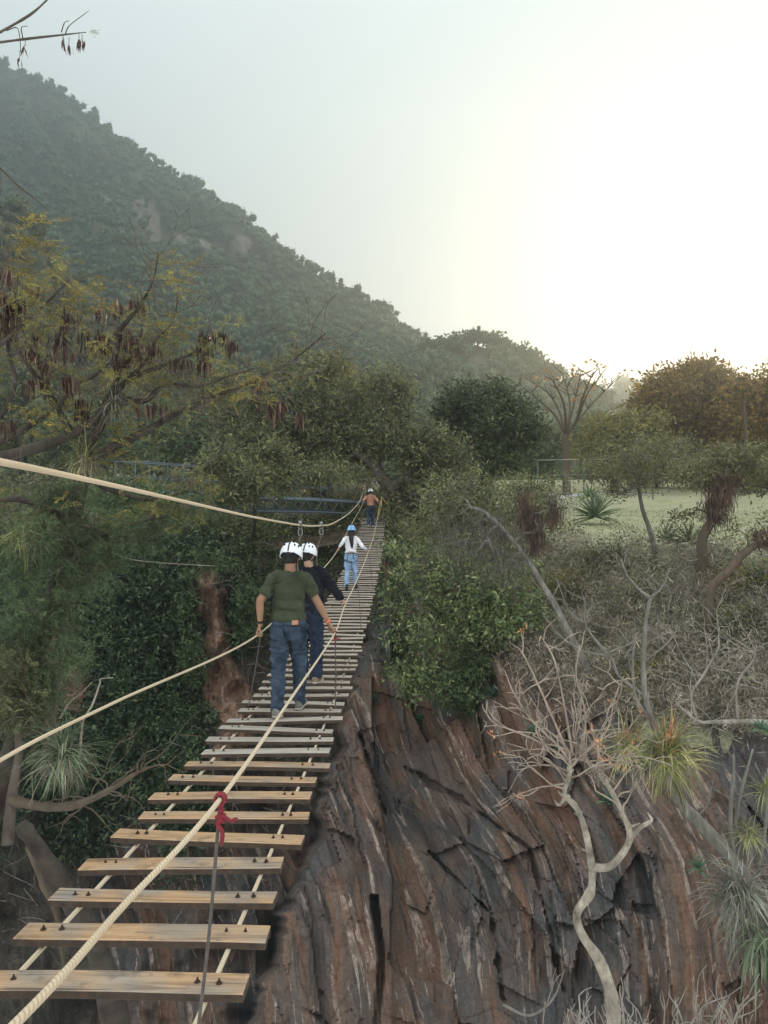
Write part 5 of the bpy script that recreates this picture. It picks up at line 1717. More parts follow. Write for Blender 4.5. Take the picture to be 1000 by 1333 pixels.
# ------------------------------------------------------------------ agaves, rosettes
def rosette(name, label, cat, pos, n, L, W, mat, droop=.5, up=.55, spread=1.0, part='leaf_rosette', twist=0, group=None, tipm=None, asroot=False):
    pos = np.asarray(pos, float)
    mb = MB()
    a = np.arange(n) * 2.39996 + rng.uniform(0, .4, n)
    el = np.linspace(-.15, 1.35, n) ** 1.0 * up / .9
    D = np.stack([np.cos(a) * np.cos(el), np.sin(a) * np.cos(el), np.sin(el)], -1)
    D = unit(D + rng.normal(size=D.shape) * .1)
    LL = L * rng.uniform(.72, 1.1, n)
    mb.straps(pos + D * L * .06, D, LL, W * rng.uniform(.85, 1.15, n), droop * rng.uniform(.6, 1.4, n), 6)
    o = mb.build(name, mat, None)
    o.data.transform(Matrix.Translation(-Vector(pos))); o.location = pos
    return root_at_base(o, label, cat, group)


rosette('agave', 'large agave clump in the middle of the meadow edge left of the slender trunk', 'agave', G(775, 36, .32), 52, 1.4, .2, M_AGAVE, .35, .75)
rosette('agave', 'agave beside the slender leaning trunk on its left', 'agave', G(806, 28.5, .32), 30, .85, .13, M_AGAVE, .35, .7)
rosette('agave', 'agave tucked just right of the slender leaning trunk', 'agave', G(868, 29.5, .32), 30, .85, .13, M_AGAVE, .35, .7)
rosette('agave', 'agave at the foot of the gnarled mossy tree', 'agave', G(898, 29, .32), 34, 1.0, .14, M_AGAVE, .35, .7)
rosette('agave', 'bluish agave low on the rim beneath the gnarled tree', 'agave', G(893, 23.2, .32), 30, .8, .13, M_AGAVE_B, .3, .7)
rosette('agave', 'big bluish agave under the slanting dark tree at the right edge', 'agave', G(1000, 24, .32), 38, 1.25, .2, M_AGAVE_B, .3, .7)
rosette('agave', 'pale agave between the gnarled tree and the slanting tree', 'agave', G(958, 25.5, .32), 30, .9, .14, M_AGAVE, .3, .7)
rosette('agave', 'distant agave clump beside the bare fan shaped tree', 'agave', G(768, 60, .32), 34, 1.3, .2, M_AGAVE, .35, .75)
rosette('agave', 'small agave in the dry brush below the large agave clump', 'agave', G(762, 29.5, .32), 24, .55, .09, M_AGAVE, .35, .7)
for (px, py, L_, lab) in ((640, 905, .42, 'leafy rosette hanging on the rock under the right end of the green bush'), (693, 952, .36, 'leafy rosette on the cliff left of the bare branched tree'), (985, 945, .40, 'leafy rosette on a grey branch at the right edge'), (905, 1125, .42, 'blue green rosette low on the dark rock face under the yellow airplant'),
                          (486, 910, .38, 'small rosette on the rock beside the plank walkway'), (545, 935, .32, 'little rosette at the bottom tip of the green bush'), (790, 1040, .30, 'blue green rosette behind the pale forked trunk'), (530, 880, .4, 'rosette at the left foot of the green bush')):
    q = cliff_at(px, py)
    if px > 850:
        q = P(px, py, 12.2 if px < 950 else 12.6)
        sc_ = .5
    else:
        sc_ = 1
    q = q + [0, -.15, 0]
    rosette('rock_rosette', lab, 'plant', q, 22, L_ * sc_ * 1.15, .085 * sc_, M_SUCC, .5, .8)
for (px, py, L_, lab) in ((300, 715, .5, 'blue green rosette at the top of the red rock pillar'), (318, 770, .45, 'rosette on the right flank of the red rock pillar'), (312, 850, .5, 'rosette clinging below the left hand rope beside the red pillar'), (57, 830, .5, 'bluish rosette on the bare red patch of the left gorge side')):
    q = cliff_at(px, py) + [0, -.4, 0]
    rosette('rock_rosette', lab, 'plant', q, 22, L_, .10, M_SUCC, .5, .8)


# ------------------------------------------------------------------ right foreground: bare trees and airplants
def polytube(mb, pts, r, sides=9, n=5):
    p = catmull(PA(pts), n)
    rr = np.interp(np.linspace(0, 1, len(p)), np.linspace(0, 1, len(r)), r)
    nz = 1 + .2 * vnoise(np.stack([np.arange(len(p)) * .55, np.full(len(p), r[0] * 99), np.zeros(len(p))], -1), 5)
    mb.tube(p, rr * nz, sides)
    return p


def twig_fan(mb, p, d, L, r, depth, spread=.5, up=.15, sides=5, fork=(2, 3)):
    d = unit(d)
    m_ = p + d * L * .5 + rng.normal(size=3) * L * .06
    e = p + d * L + rng.normal(size=3) * L * .08
    mb.tube(catmull([p, m_, e], 3), np.linspace(r, r * .72, 7), sides if r > .006 else 4, cap=depth == 0)
    tips = []
    if depth > 0:
        for j in range(rng.integers(fork[0], fork[1] + 1)):
            dd = unit(d + rng.normal(size=3) * spread * [1, .7, 1] + [0, 0, up])
            tips += twig_fan(mb, e, dd, L * rng.uniform(.6, .95), r * .66, depth - 1, spread, up, sides, fork)
    else:
        tips.append(e)
    return tips


DT = 9.0
o = thing('bare_tree', 'pale barked forked tree with bare reddish twigs in front of the rock face', 'tree', P(802, 1400, DT))
mb = MB()
polytube(mb, [(803, 1400, DT), (799, 1333, DT), (796, 1295, DT), (780, 1250, DT), (758, 1217, DT), (751, 1189, DT), (769, 1161, DT), (771, 1129, DT)], [.090, .078, .066, .058, .050, .044], 12, 4)
lA = polytube(mb, [(771, 1131, DT), (763, 1085, DT), (751, 1052, DT), (735, 1033, DT), (742, 1005, DT), (741, 977, DT)], [.042, .034, .032, .018], 10, 4)
lB = polytube(mb, [(771, 1130, DT), (797, 1126, DT - .1), (820, 1092, DT - .15), (811, 1060, DT - .15), (792, 1023, DT - .1), (772, 1000, DT), (757, 985, DT)], [.042, .042, .034, .030, .022, .016], 10, 4)
polytube(mb, [(820, 1092, DT - .15), (834, 1077, DT - .2), (848, 1068, DT - .2), (843, 1058, DT - .2)], [.03, .022, .012], 6)
polytube(mb, [(738, 1035, DT), (728, 1048, DT), (722, 1042, DT)], [.03, .02, .008], 6)
for q_ in (lA, lB):        # broken stubs and knots
    for k in range(7):
        b0 = q_[rng.integers(2, len(q_) - 2)]; dd = unit(rng.normal(size=3) + [0, -.2, .3])
        mb.tube([b0, b0 + dd * .06, b0 + dd * rng.uniform(.08, .15) + [0, 0, .02]], [.022, .014, .006], 6)
        mb.ball(b0 + unit(rng.normal(size=3)) * .02, .032, seg=8, rings=6)
mb.build('trunk', M_BARK_PALE, o)
mb = MB()
tips = []
for k in range(15):
    p = lA[-1 - (k % 8)]
    dd = [(rng.uniform(-1.3, .9)), rng.uniform(-.7, .7), rng.uniform(.1, 1.1)]
    tips += twig_fan(mb, p, dd, rng.uniform(.26, .46), .012, 2, .5, .06, fork=(1, 3))
for k in range(13):
    p = lB[-1 - (k % 13)]
    dd = [(rng.uniform(-.8, 1.3)), rng.uniform(-.8, .8), rng.uniform(.2, 1.0)]
    tips += twig_fan(mb, p, dd, rng.uniform(.2, .4), .012, 2, .5, .05, fork=(1, 3))
for pts in ([(741, 985, DT), (715, 960, DT), (690, 935, DT), (668, 900, DT - .1), (657, 872, DT - .1)], [(741, 985, DT), (722, 940, DT), (700, 890, DT), (680, 850, DT), (666, 838, DT)], [(745, 980, DT), (735, 920, DT), (722, 860, DT), (704, 828, DT)],
            [(757, 985, DT), (762, 930, DT), (750, 880, DT), (755, 840, DT)], [(741, 990, DT), (700, 965, DT), (665, 950, DT - .2), (650, 945, DT - .2)], [(757, 985, DT), (790, 950, DT), (800, 910, DT), (812, 880, DT)]):
    q = polytube(mb, pts, [.015, .011, .006], 6)
    tips.append(q[-1])
    for k in range(5):
        j = rng.integers(len(q) // 3, len(q))
        tips += twig_fan(mb, q[j], unit(rng.normal(size=3) + [0, 0, .8]), rng.uniform(.15, .26), .008, 1, .5, .2, fork=(1, 2))
mb.build('twigs', M_TWIG_RED, o)
tp = np.array(tips)
sel = tp[rng.uniform(0, 1, len(tp)) < .07]
for q in sel:
    mb = MB(); clump_leaves(mb, q[None], 6, .03, .06, .02, -.3); mb.build('flower_bud', M_BROM_TIP, o)

DG = 12.0
o = thing('bare_tree', 'tall grey bare tree with upward forking limbs behind the reddish twigs', 'tree', P(985, 1180, DG))
mb = MB()
gl = []
gl.append(polytube(mb, [(985, 1180, DG), (962, 1130, DG), (930, 1092, DG), (905, 1065, DG), (888, 1046, DG), (868, 1005, DG), (851, 945, DG), (840, 905, DG), (838, 860, DG), (841, 809, DG), (847, 778, DG)], [0.108, 0.108, 0.094, 0.083, 0.072, 0.061, 0.047, 0.036, 0.030, 0.029], 11))
gl.append(polytube(mb, [(847, 778, DG), (832, 767, DG), (817, 749, DG), (808, 728, DG)], [0.025, 0.016, 0.009], 7))
gl.append(polytube(mb, [(847, 778, DG), (862, 764, DG), (872, 740, DG)], [0.025, 0.017, 0.010], 7))
gl.append(polytube(mb, [(850, 940, DG), (828, 908, DG), (824, 860, DG), (828, 825, DG)], [0.036, 0.023, 0.013], 7))
gl.append(polytube(mb, [(838, 905, DG), (806, 880, DG), (794, 855, DG), (760, 848, DG), (727, 826, DG), (706, 797, DG)], [0.029, 0.022, 0.019, 0.014, 0.009], 7))
gl.append(polytube(mb, [(794, 856, DG), (763, 815, DG), (762, 788, DG), (761, 780, DG)], [0.019, 0.013, 0.007], 6))
gl.append(polytube(mb, [(790, 850, DG), (820, 838, DG), (847, 817, DG)], [0.014, 0.012, 0.006], 6))
gl.append(polytube(mb, [(760, 810, DG), (742, 797, DG), (724, 752, DG)], [0.013, 0.010, 0.006], 6))
gl.append(polytube(mb, [(838, 862, DG), (868, 838, DG), (886, 815, DG), (895, 808, DG)], [0.016, 0.012, 0.006], 6))
gl.append(polytube(mb, [(886, 815, DG), (876, 803, DG), (870, 798, DG)], [0.009, 0.005], 5))
gl.append(polytube(mb, [(955, 1122, DG), (951, 1060, DG), (955, 1010, DG), (955, 982, DG)], [0.043, 0.032, 0.022], 8))
gl.append(polytube(mb, [(955, 1090, DG), (962, 1042, DG), (972, 1005, DG), (980, 975, DG)], [0.036, 0.026, 0.016], 8))
gl.append(polytube(mb, [(985, 1130, DG), (996, 1080, DG), (1000, 1000, DG)], [0.043, 0.029, 0.016], 8))
gl.append(polytube(mb, [(905, 1065, DG), (920, 1050, DG), (926, 1035, DG)], [0.022, 0.014, 0.007], 6))
for k in range(34):
    q = gl[k % len(gl)]
    twig_fan(mb, q[rng.integers(len(q) // 3, len(q))], unit(rng.normal(size=3) + [0, 0, .6]), rng.uniform(.16, .36), .008, 1, .5, .2, fork=(1, 2))
mb.build('trunk', M_BARK_GREY, o)
o = thing('bare_tree', 'thorny grey bare shrub tree reaching in along the cliff top at the right edge', 'tree', P(1060, 960, 14))
mb = MB()
polytube(mb, [(1060, 960, 14), (1000, 940, 14), (930, 940, 14), (908, 938, 14), (880, 915, 14)], [.045, .04, .03, .02], 8)
q1 = polytube(mb, [(908, 938, 14), (900, 905, 14), (915, 880, 14), (935, 845, 14), (936, 838, 14)], [.028, .02, .01], 7)
q2 = polytube(mb, [(960, 940, 14), (960, 890, 14.2), (980, 860, 14.2), (985, 840, 14)], [.028, .02, .01], 7)
for k in range(30):
    q = (q1, q2)[k % 2]
    twig_fan(mb, q[rng.integers(3, len(q))], unit(rng.normal(size=3) + [-.2, 0, .4]), rng.uniform(.3, .6), .009, 2, .5, .1, fork=(1, 2))
mb.build('trunk', M_TWIG_GREY, o)


def airplant(label, pos, n, L, W, mat, droop, up, tip=0, cat='airplant', hang=0):
    pos = np.asarray(pos, float)
    o = thing('airplant', label, cat, pos)
    mb = MB()
    D = unit(rng.normal(size=(n, 3)) + [0, -.15, up])
    mb.straps(pos + D * L * .12 + rng.normal(size=(n, 3)) * L * .12, D, L * rng.uniform(.55, 1.1, n), W * rng.uniform(.7, 1.2, n), droop * rng.uniform(.4, 1.6, n), 6, chan=.15)
    mb.build('leaf_tuft', mat, o)
    if tip:
        t2 = MB()
        D = unit(rng.normal(size=(tip, 3)) * .45 + [.15, -.1, 1])
        t2.straps(pos + D * L * .3, D, L * rng.uniform(.4, .8, tip), W * .9, .15, 5)
        t2.build('flower_bracts', M_BROM_TIP, o)
    if hang:
        t2 = MB()
        D = unit(rng.normal(size=(hang, 3)) * .6 + [0, -.1, -.7])
        t2.straps(pos + rng.normal(size=(hang, 3)) * L * .2, D, L * rng.uniform(.5, 1.0, hang), W * .6, .8, 5)
        t2.build('dead_leaves', M_LF_DRY, o)
    return o


airplant('big yellow green airplant with orange tips perched on the grey bare tree', P(868, 985, 11.4), 330, .68, .026, M_BROM, 1.0, .25, 26, hang=120)
airplant('dry tan airplant beside the big yellow green one inside the reddish twigs', P(812, 975, 10.6), 150, .46, .016, M_BROM, .7, .2, 12)
airplant('large drooping grey airplant low at the right edge', P(962, 1165, 11.2), 380, .75, .020, M_BROM_GREY, 1.5, .0, 0, hang=160)
airplant('green strappy airplant hanging at the bottom right corner', P(990, 1215, 10.8), 110, .75, .032, M_BROM_GRN, 1.8, -.1)
airplant('yellowish airplant between the upright grey stems at the right', P(975, 1085, 11.8), 90, .36, .018, M_BROM, .8, .3)
airplant('small yellow airplant at the right edge beside the upright stem', P(995, 1030, 11.8), 80, .36, .018, M_BROM, .8, .3)

o = thing('candelabra_shrub', 'low pale bare shrub with antler like twigs at the bottom right', 'shrub', P(880, 1420, 8))
mb = MB()
for k in range(46):
    px = 715 + k * 5.8 + rng.uniform(-6, 6)
    b = P(px + rng.uniform(-14, 14), 1385 + rng.uniform(-10, 34), 8 + rng.uniform(-.6, .8))
    twig_fan(mb, b, unit(rng.normal(size=3) * [.4, .3, .2] + [0, 0, 1]), rng.uniform(.22, .42) * (.75 if px < 800 else 1), .013, 2, .42, .25, fork=(1, 3))
mb.tube(catmull([P(700, 1425, 8), P(780, 1418, 8.1), P(860, 1424, 8), P(930, 1416, 8.1), P(1000, 1424, 8)], 6), .035, 8)
mb.build('trunk', M_TWIG_GREY, o)
# branches poking from the cliff just right of the pale tree, low
o = thing('dry_branch', 'thin dry branch lying against the rock left of the pale trunk base', 'branch', P(700, 1310, 12.5))
mb = MB(); polytube(mb, [(655, 1308, 12.5), (690, 1322, 12.4), (720, 1300, 12.4), (735, 1262, 12.4)], [.02, .022, .018, .008], 6)
twig_fan(mb, P(712, 1308, 12.4), [.3, 0, .9], .3, .012, 1); mb.build('limb', M_BARK_GREY, o)

# ------------------------------------------------------------------ left foreground: pod tree
DL = 9.5
pod = thing('pod_tree', 'spreading tree at the left with dark limbs, feathery yellow leaves and bunches of brown pods', 'tree', P(-90, 1330, 7))
mb = MB()
polytube(mb, [(-90, 1330, 7), (-70, 1180, 7.2), (-18, 1060, 7.6), (8, 1000, 7.9), (40, 880, 8.4), (76, 760, 9), (100, 660, 9.3), (108, 610, DL), (112, 570, DL)], [.2, .17, .14, .10, .09, .085, .085, .08], 12)
limbs = []
def limb(pts, r, dd=0.0):
    q = polytube(mb, [(x, y, DL + dd + dz) for (x, y, dz) in pts], r, 8)
    limbs.append(q); return q
limb([(-60, 612, -.2), (0, 596, 0), (54, 581, 0), (99, 563, 0), (126, 542, 0), (147, 509, 0), (156, 482, 0), (178, 455, .1), (186, 425, .1)], [.055, .066, .06, .048, .038, .027, .012])
limb([(150, 437, 0), (177, 404, 0), (190, 385, 0), (201, 359, 0), (206, 330, 0)], [.035, .022, .012, .006])
limb([(150, 470, 0), (152, 445, 0), (150, 437, 0)], [.04, .034])
limb([(110, 600, 0), (144, 584, .1), (192, 560, .2), (222, 542, .3), (255, 527, .3), (300, 509, .4), (350, 487, .5), (390, 462, .6), (424, 434, .6)], [.056, .05, .044, .034, .024, .016, .008])
limb([(110, 590, 0), (135, 545, .1), (150, 512, .1), (168, 521, .1), (192, 521, .2), (206, 506, .2), (228, 500, .2), (258, 503, .2), (294, 491, .3), (330, 480, .3)], [.06, .045, .035, .03, .024, .014, .007])
limb([(90, 560, 0), (72, 527, -.1), (54, 500, -.2), (33, 470, -.3), (12, 434, -.4), (4, 400, -.4)], [.05, .045, .04, .03, .018, .009])
limb([(-60, 590, -.6), (0, 575, -.5), (30, 560, -.4), (75, 530, -.2), (99, 503, -.1), (128, 485, 0), (150, 468, 0)], [.042, .038, .03, .024, .015])
limb([(145, 515, .1), (175, 490, .2), (215, 475, .3), (260, 455, .3), (285, 430, .3)], [.04, .03, .018, .008])
limb([(160, 500, .1), (190, 470, .1), (205, 440, .1), (225, 420, .1), (232, 385, .1)], [.03, .022, .014, .006])
limb([(60, 520, -.3), (66, 470, -.4), (80, 430, -.5), (84, 400, -.5), (70, 372, -.5)], [.03, .022, .012, .006])
limb([(0, 545, -.6), (20, 500, -.7), (10, 450, -.8), (20, 400, -.8), (10, 340, -.9)], [.03, .022, .014, .007])
limb([(-30, 480, -1), (20, 430, -1), (60, 395, -1), (90, 365, -1)], [.025, .018, .008])
limb([(108, 620, 0), (150, 640, .1), (200, 650, .2), (250, 640, .3), (280, 655, .3)], [.045, .03, .02, .009])
limb([(90, 680, -.2), (60, 660, -.5), (20, 650, -.8), (-20, 655, -1)], [.05, .035, .02])
limb([(85, 720, -.2), (130, 700, 0), (180, 680, .1), (225, 672, .2)], [.04, .028, .01])
mb.build('trunk', M_BARK_POD, pod)
mb = MB()
M_TWIG_POD = bark_mat('twig_brown', (.07, .055, .045), (.22, .18, .15), 12, .004)
allp = np.vstack([l[len(l) // 3:] for l in limbs])
for k in range(230):
    p = allp[rng.integers(len(allp))]
    twig_fan(mb, p, unit(rng.normal(size=3) * [1, .8, .9] + [.15, 0, .35]), rng.uniform(.16, .38), .0075, 2, .5, .12, 4, fork=(1, 2))
mb.build('twigs', M_TWIG_POD, pod)
# leaves: feathery fronds near the limb ends
lb = MB()
tipsrc = np.vstack([l[int(len(l) * .45):] for l in limbs] )
cl = tipsrc[rng.integers(0, len(tipsrc), 150)] + rng.normal(size=(150, 3)) * [.25, .4, .18]
C = np.repeat(cl, 6, 0) + rng.normal(size=(150 * 6, 3)) * .05
D = unit(rng.normal(size=C.shape) * [1, 1, .7] + [.2, 0, .1])
fronds(lb, C, D, rng.uniform(.14, .28, len(C)), 12, .042, .011, .6)
lb.build('crown', M_LF_SUN, pod)
lb = MB()
extra_y = PA([(20, 320, 8.2), (40, 300, 8.4), (10, 345, 8.2), (95, 380, 8.6), (110, 395, 8.7), (125, 385, 8.7), (45, 325, 8.4), (235, 352, DL), (222, 362, DL), (60, 410, 8.8), (30, 400, 8.5), (155, 560, DL), (60, 555, 9), (40, 545, 9), (85, 395, 8.6), (320, 500, DL), (330, 520, DL), (225, 440, DL), (240, 430, DL), (140, 600, DL)])
C = np.repeat(extra_y, 11, 0) + rng.normal(size=(len(extra_y) * 11, 3)) * [.10, .1, .07]
D = unit(rng.normal(size=C.shape) * [1, .8, .5] + [.5, 0, .25])
fronds(lb, C, D, rng.uniform(.16, .32, len(C)), 12, .046, .013, .5)
lb.build('yellow_fronds', M_LF_YEL, pod)
# pods
spots = [(8, 355, 8.4), (12, 400, 8.5), (3, 385, 8.4), (22, 395, 8.5), (8, 430, 8.6), (12, 415, 8.5), (42, 377, 8.6), (130, 405, DL), (132, 440, DL), (115, 435, DL), (140, 455, DL), (122, 450, DL), (178, 395, DL), (172, 445, DL), (175, 460, DL), (162, 435, DL), (40, 460, 9), (42, 440, 9), (78, 440, 9), (82, 460, 9), (85, 495, 9), (92, 500, 9), (105, 540, DL), (103, 525, DL), (10, 555, 8.8), (270, 440, 9.8), (265, 455, 9.8), (290, 440, 9.8), (265, 475, 9.8), (185, 530, DL), (208, 530, DL), (148, 530, DL), (60, 475, 9), (42, 500, 9), (90, 415, 8.8), (235, 470, DL), (200, 455, DL), (340, 500, 10), (358, 540, 10.2), (365, 530, 10.2), (350, 530, 10.2), (390, 545, 10.4), (300, 450, 9.8), (150, 400, DL), (158, 470, DL)]
for s_ in spots:
    c = P(*s_)
    pb_ = MB()
    n = rng.integers(16, 32)
    C = c + rng.normal(size=(n, 3)) * [.05, .05, .02] + [0, 0, .06]
    D = unit(rng.normal(size=(n, 3)) * [.13, .13, .1] + [0, 0, -1])
    pb_.leaves(C, D, rng.uniform(.14, .27, n), rng.uniform(.020, .034, n))
    pb_.tube([c + [0, 0, .03], c + [.02, 0, .16]], .004, 4, cap=False)
    pb_.build('pod_bunch', M_POD, pod)

# overhanging twig at the top left corner
tw = thing('overhanging_branch', 'thin leafless branch with hanging dark pods at the top left corner', 'branch', P(-40, 66, 5))
mb = MB()
polytube(mb, [(-60, 62, 5), (0, 55, 5), (40, 50, 5), (85, 45, 5), (112, 42, 5)], [.012, .010, .008, .006, .003], 6)
polytube(mb, [(-60, 75, 5), (0, 42, 5), (35, 22, 5), (55, 6, 5), (80, -20, 5)], [.012, .009, .007, .005], 6)
polytube(mb, [(85, 45, 5), (90, 34, 5), (105, 22, 5), (116, 14, 5)], [.004, .003, .0015], 5)
polytube(mb, [(80, 42, 5), (84, 30, 5), (90, 27, 5)], [.004, .002], 5)
polytube(mb, [(30, 50, 5), (28, 36, 5), (36, 34, 5)], [.004, .002], 5)
polytube(mb, [(8, 40, 5), (22, 36, 5), (26, 50, 5), (27, 68, 5)], [.004, .003, .002], 5)
mb.build('limb', M_BARK_DK, tw)
for (x, y, n) in ((26, 74, 4), (33, 60, 3), (82, 52, 8), (90, 57, 5), (103, 50, 6), (107, 53, 3)):
    c = P(x, y, 5); pb_ = MB()
    pb_.leaves(c + rng.normal(size=(n, 3)) * .008, unit(rng.normal(size=(n, 3)) * .2 + [0, 0, -1]), rng.uniform(.055, .10, n), .014)
    pb_.tube([c, c + [0, 0, .04]], .002, 4, cap=False)
    pb_.build('pod_bunch', M_POD, tw)
lb = MB(); q = P(116, 41, 5)
fronds(lb, np.repeat([q], 7, 0), unit(rng.normal(size=(7, 3)) * .3 + [1, 0, .05]), .07, 8, .012, .003, .2); lb.build('leaf_spray', M_LF_OLIVE, tw)
tw = thing('overhanging_branch', 'single dark bare twig drooping at the left edge before the mountain', 'branch', P(-20, 205, 6))
mb = MB(); polytube(mb, [(-40, 190, 6), (0, 219, 6), (25, 243, 6), (45, 258, 6), (62, 274, 6)], [.010, .008, .006, .002], 6); mb.build('limb', M_BARK_DK, tw)

# feathery shrubs and airplants in the left foreground
tree('feathery_shrub', 'drooping feathery green shrub at the left below the safety line', 'shrub',
     PA([(60, 1010, 8.6), (70, 900, 8.8), (90, 780, 9), (130, 700, 9.2), (200, 672, 9.4)]), .07, .03,
     [(60, 690, 55, 24, 8.8, .6), (150, 690, 70, 22, 9.3, .6), (235, 660, 45, 20, 9.6, .5), (30, 740, 40, 30, 8.6, .5), (110, 740, 50, 24, 9, .5), (25, 830, 30, 50, 8.2, .4), (60, 650, 60, 20, 9, .5), (70, 800, 34, 40, 8.6, .3), (40, 890, 34, 36, 8.1, .3), (90, 860, 20, 30, 8.4, .3)],
     190, 15, .22, .23, .0085, M_LF_MID, M_BARK_DK, tip=.008, feather=13, droop=.9, ntw=2)
tree('feathery_shrub', 'olive feathery shrub at the lower left edge beside the green airplant', 'shrub',
     PA([(10, 1100, 7.4), (15, 1040, 7.6), (25, 980, 7.7), (20, 930, 7.8)]), .06, .03,
     [(15, 930, 40, 40, 7.7, .4), (50, 960, 34, 26, 7.8, .3), (5, 880, 30, 30, 7.8, .3)], 46, 14, .18, .2, .008, M_LF_OLIVE, M_BARK_DK, tip=.008, feather=12, droop=.8)
airplant('green grassy airplant on the dark trunk at the left under the rope', P(82, 985, 7.4), 230, .42, .016, M_BROM_GRN, 1.3, .45, 0, hang=90)
airplant('yellow green airplant on the left trunk just under the safety line', P(30, 700, 8.6), 130, .40, .015, M_BROM, 1.1, .3, 0, hang=50)
airplant('dense dry airplant wrapped round the left trunk above the safety line', P(110, 600, 9.3), 150, .36, .014, M_BROM, .9, .25, 0, hang=120)
airplant('tangle of grey airplant in the fork of the pod tree', P(150, 525, 9.5), 150, .34, .010, M_BROM_GREY, .8, .2, 0, hang=60)
# leaning trunks under the deck
o = thing('smooth_bark_tree', 'smooth grey brown tree slanting down beneath the left ends of the planks', 'tree', P(170, 1420, 6.3))
mb = MB()
polytube(mb, [(175, 1420, 6.3), (152, 1333, 6.3), (136, 1265, 6.3), (110, 1200, 6.3), (72, 1140, 6.4), (42, 1092, 6.5), (26, 1072, 6.5)], [.10, .098, .092, .085, .08, .07, .05], 14)
mb.build('trunk', M_BARK_SMOOTH, o)
mb = MB(); polytube(mb, [(42, 1100, 6.5), (58, 1150, 6.5), (72, 1180, 6.5), (78, 1215, 6.5), (84, 1260, 6.5)], [.05, .036, .022, .014], 8); mb.build('side_limb', M_BARK_BROWN, o)
o = thing('fallen_branch', 'dark mossy branch jutting right from the left trunk above the planks', 'branch', P(20, 1040, 7.4))
mb = MB(); q = polytube(mb, [(15, 1042, 7.5), (60, 1050, 7.3), (100, 1047, 7.2), (140, 1030, 7.1), (175, 1008, 7.1), (192, 1000, 7.1)], [.045, .042, .038, .03, .02, .01], 9)
for k in range(16):
    twig_fan(mb, q[rng.integers(6, len(q))], unit(rng.normal(size=3) + [.5, 0, -.1]), rng.uniform(.18, .34), .008, 2, .45, -.02, fork=(1, 2))
mb.build('limb', M_BARK_BROWN, o)
for (pts, lab) in (([(104, 985, 8), (108, 940, 8), (120, 918, 8), (130, 890, 8), (131, 884, 8), (148, 882, 8)], 'whitish bare twig standing up right of the green airplant'), ([(78, 935, 8.2), (90, 915, 8.2), (105, 903, 8.2), (120, 888, 8.2)], 'short whitish twig crossing behind the left hand rope')):
    mb = MB(); polytube(mb, pts, [.012, .009, .005], 6)
    o = thing('bare_twig', lab, 'twig', P(*pts[0])); mb.build('limb', M_BARK_PALE, o)
o = thing('vine', 'long thin vine drooping across the dark gorge side on the left', 'vine', P(60, 680, 12))
mb = MB(); polytube(mb, [(60, 690, 12), (110, 690, 14), (140, 715, 16), (170, 728, 18), (215, 733, 20), (280, 737, 24)], [.012, .012, .014], 5); mb.build('stem', M_TWIG_GREY, o)
# ================================================================== steel footbridge, fence wire, gravel path
M_RAIL = plain_mat('painted_steel_grey', (.10, .13, .155), .6, .15, 12)
M_CONC = plain_mat('grey_stonework', (.25, .24, .22), .9, .3, 3, .03)
fb = thing('steel_footbridge', 'grey blue steel truss footbridge with a tubular railing behind the trees on the left', 'footbridge', P(300, 668, 31))
def FB(px, top):      # deck line and rail line of the footbridge
    d = np.interp(px, [60, 150, 305, 480], [27, 28.5, 31, 38])
    y = np.interp(px, [60, 150, 305, 400, 480], [634, 640, 648, 651, 655])
    base = P(px, y, d)
    return base + np.array([0, 0, top])
xs = list(np.linspace(150, 485, 16))
for off in (0.0, 1.3):
    sh = np.array([.25, 1, 0]) * off
    for (z, r, nm) in ((1.10, .024, 'handrail'), (.55, .016, 'midrail')):
        mb = MB(); mb.tube([FB(x, z) + sh for x in xs], r, 8); mb.build(nm, M_RAIL, fb)
    for x in xs[::2]:
        mb = MB(); mb.tube([FB(x, 0) + sh, FB(x, 1.1) + sh], .022, 6); mb.build('post', M_RAIL, fb)
    mb = MB()
    for z in (0, -.52):
        mb.tube([FB(x, z) + sh for x in xs], .045, 6)
    xt = list(np.linspace(150, 485, 32))
    for a, b in zip(xt[:-1], xt[1:]):
        k = xt.index(a)
        mb.tube([FB(a, 0 if k % 2 else -.52) + sh, FB(b, -.52 if k % 2 else 0) + sh], .022, 5)
    mb.build('truss', M_RAIL, fb)
mb = MB()
q = []
for x in xs:
    q += [FB(x, .02), FB(x, .02) + np.array([.25, 1, 0]) * 1.3]
mb.add(q, [(2 * k, 2 * k + 2, 2 * k + 3, 2 * k + 1) for k in range(len(xs) - 1)])
v2 = np.array(q) - [0, 0, .04]
mb.add(v2, [(2 * k, 2 * k + 1, 2 * k + 3, 2 * k + 2) for k in range(len(xs) - 1)])
mb.build('deck', M_RAIL, fb)
o = thing('stone_abutment', 'weathered grey stone block wall under the right end of the steel footbridge', 'wall', P(395, 700, 37.5))
mb = MB()
for r_ in range(4):
    for k in range(6):
        mb.box(P(395, 690, 38.2) + np.array([-1.35 + k * .55 + (.27 if r_ % 2 else 0), .1 * math.sin(k * 3 + r_), -.25 + r_ * .33]), (.54 + .008 * math.sin(k * 4), .5, .325), bev=.03, rot=np.array(Matrix.Rotation(.03 * math.sin(k * 5 + r_), 3, 'Z')))
mb.build('stones', M_CONC, o, smooth=False)

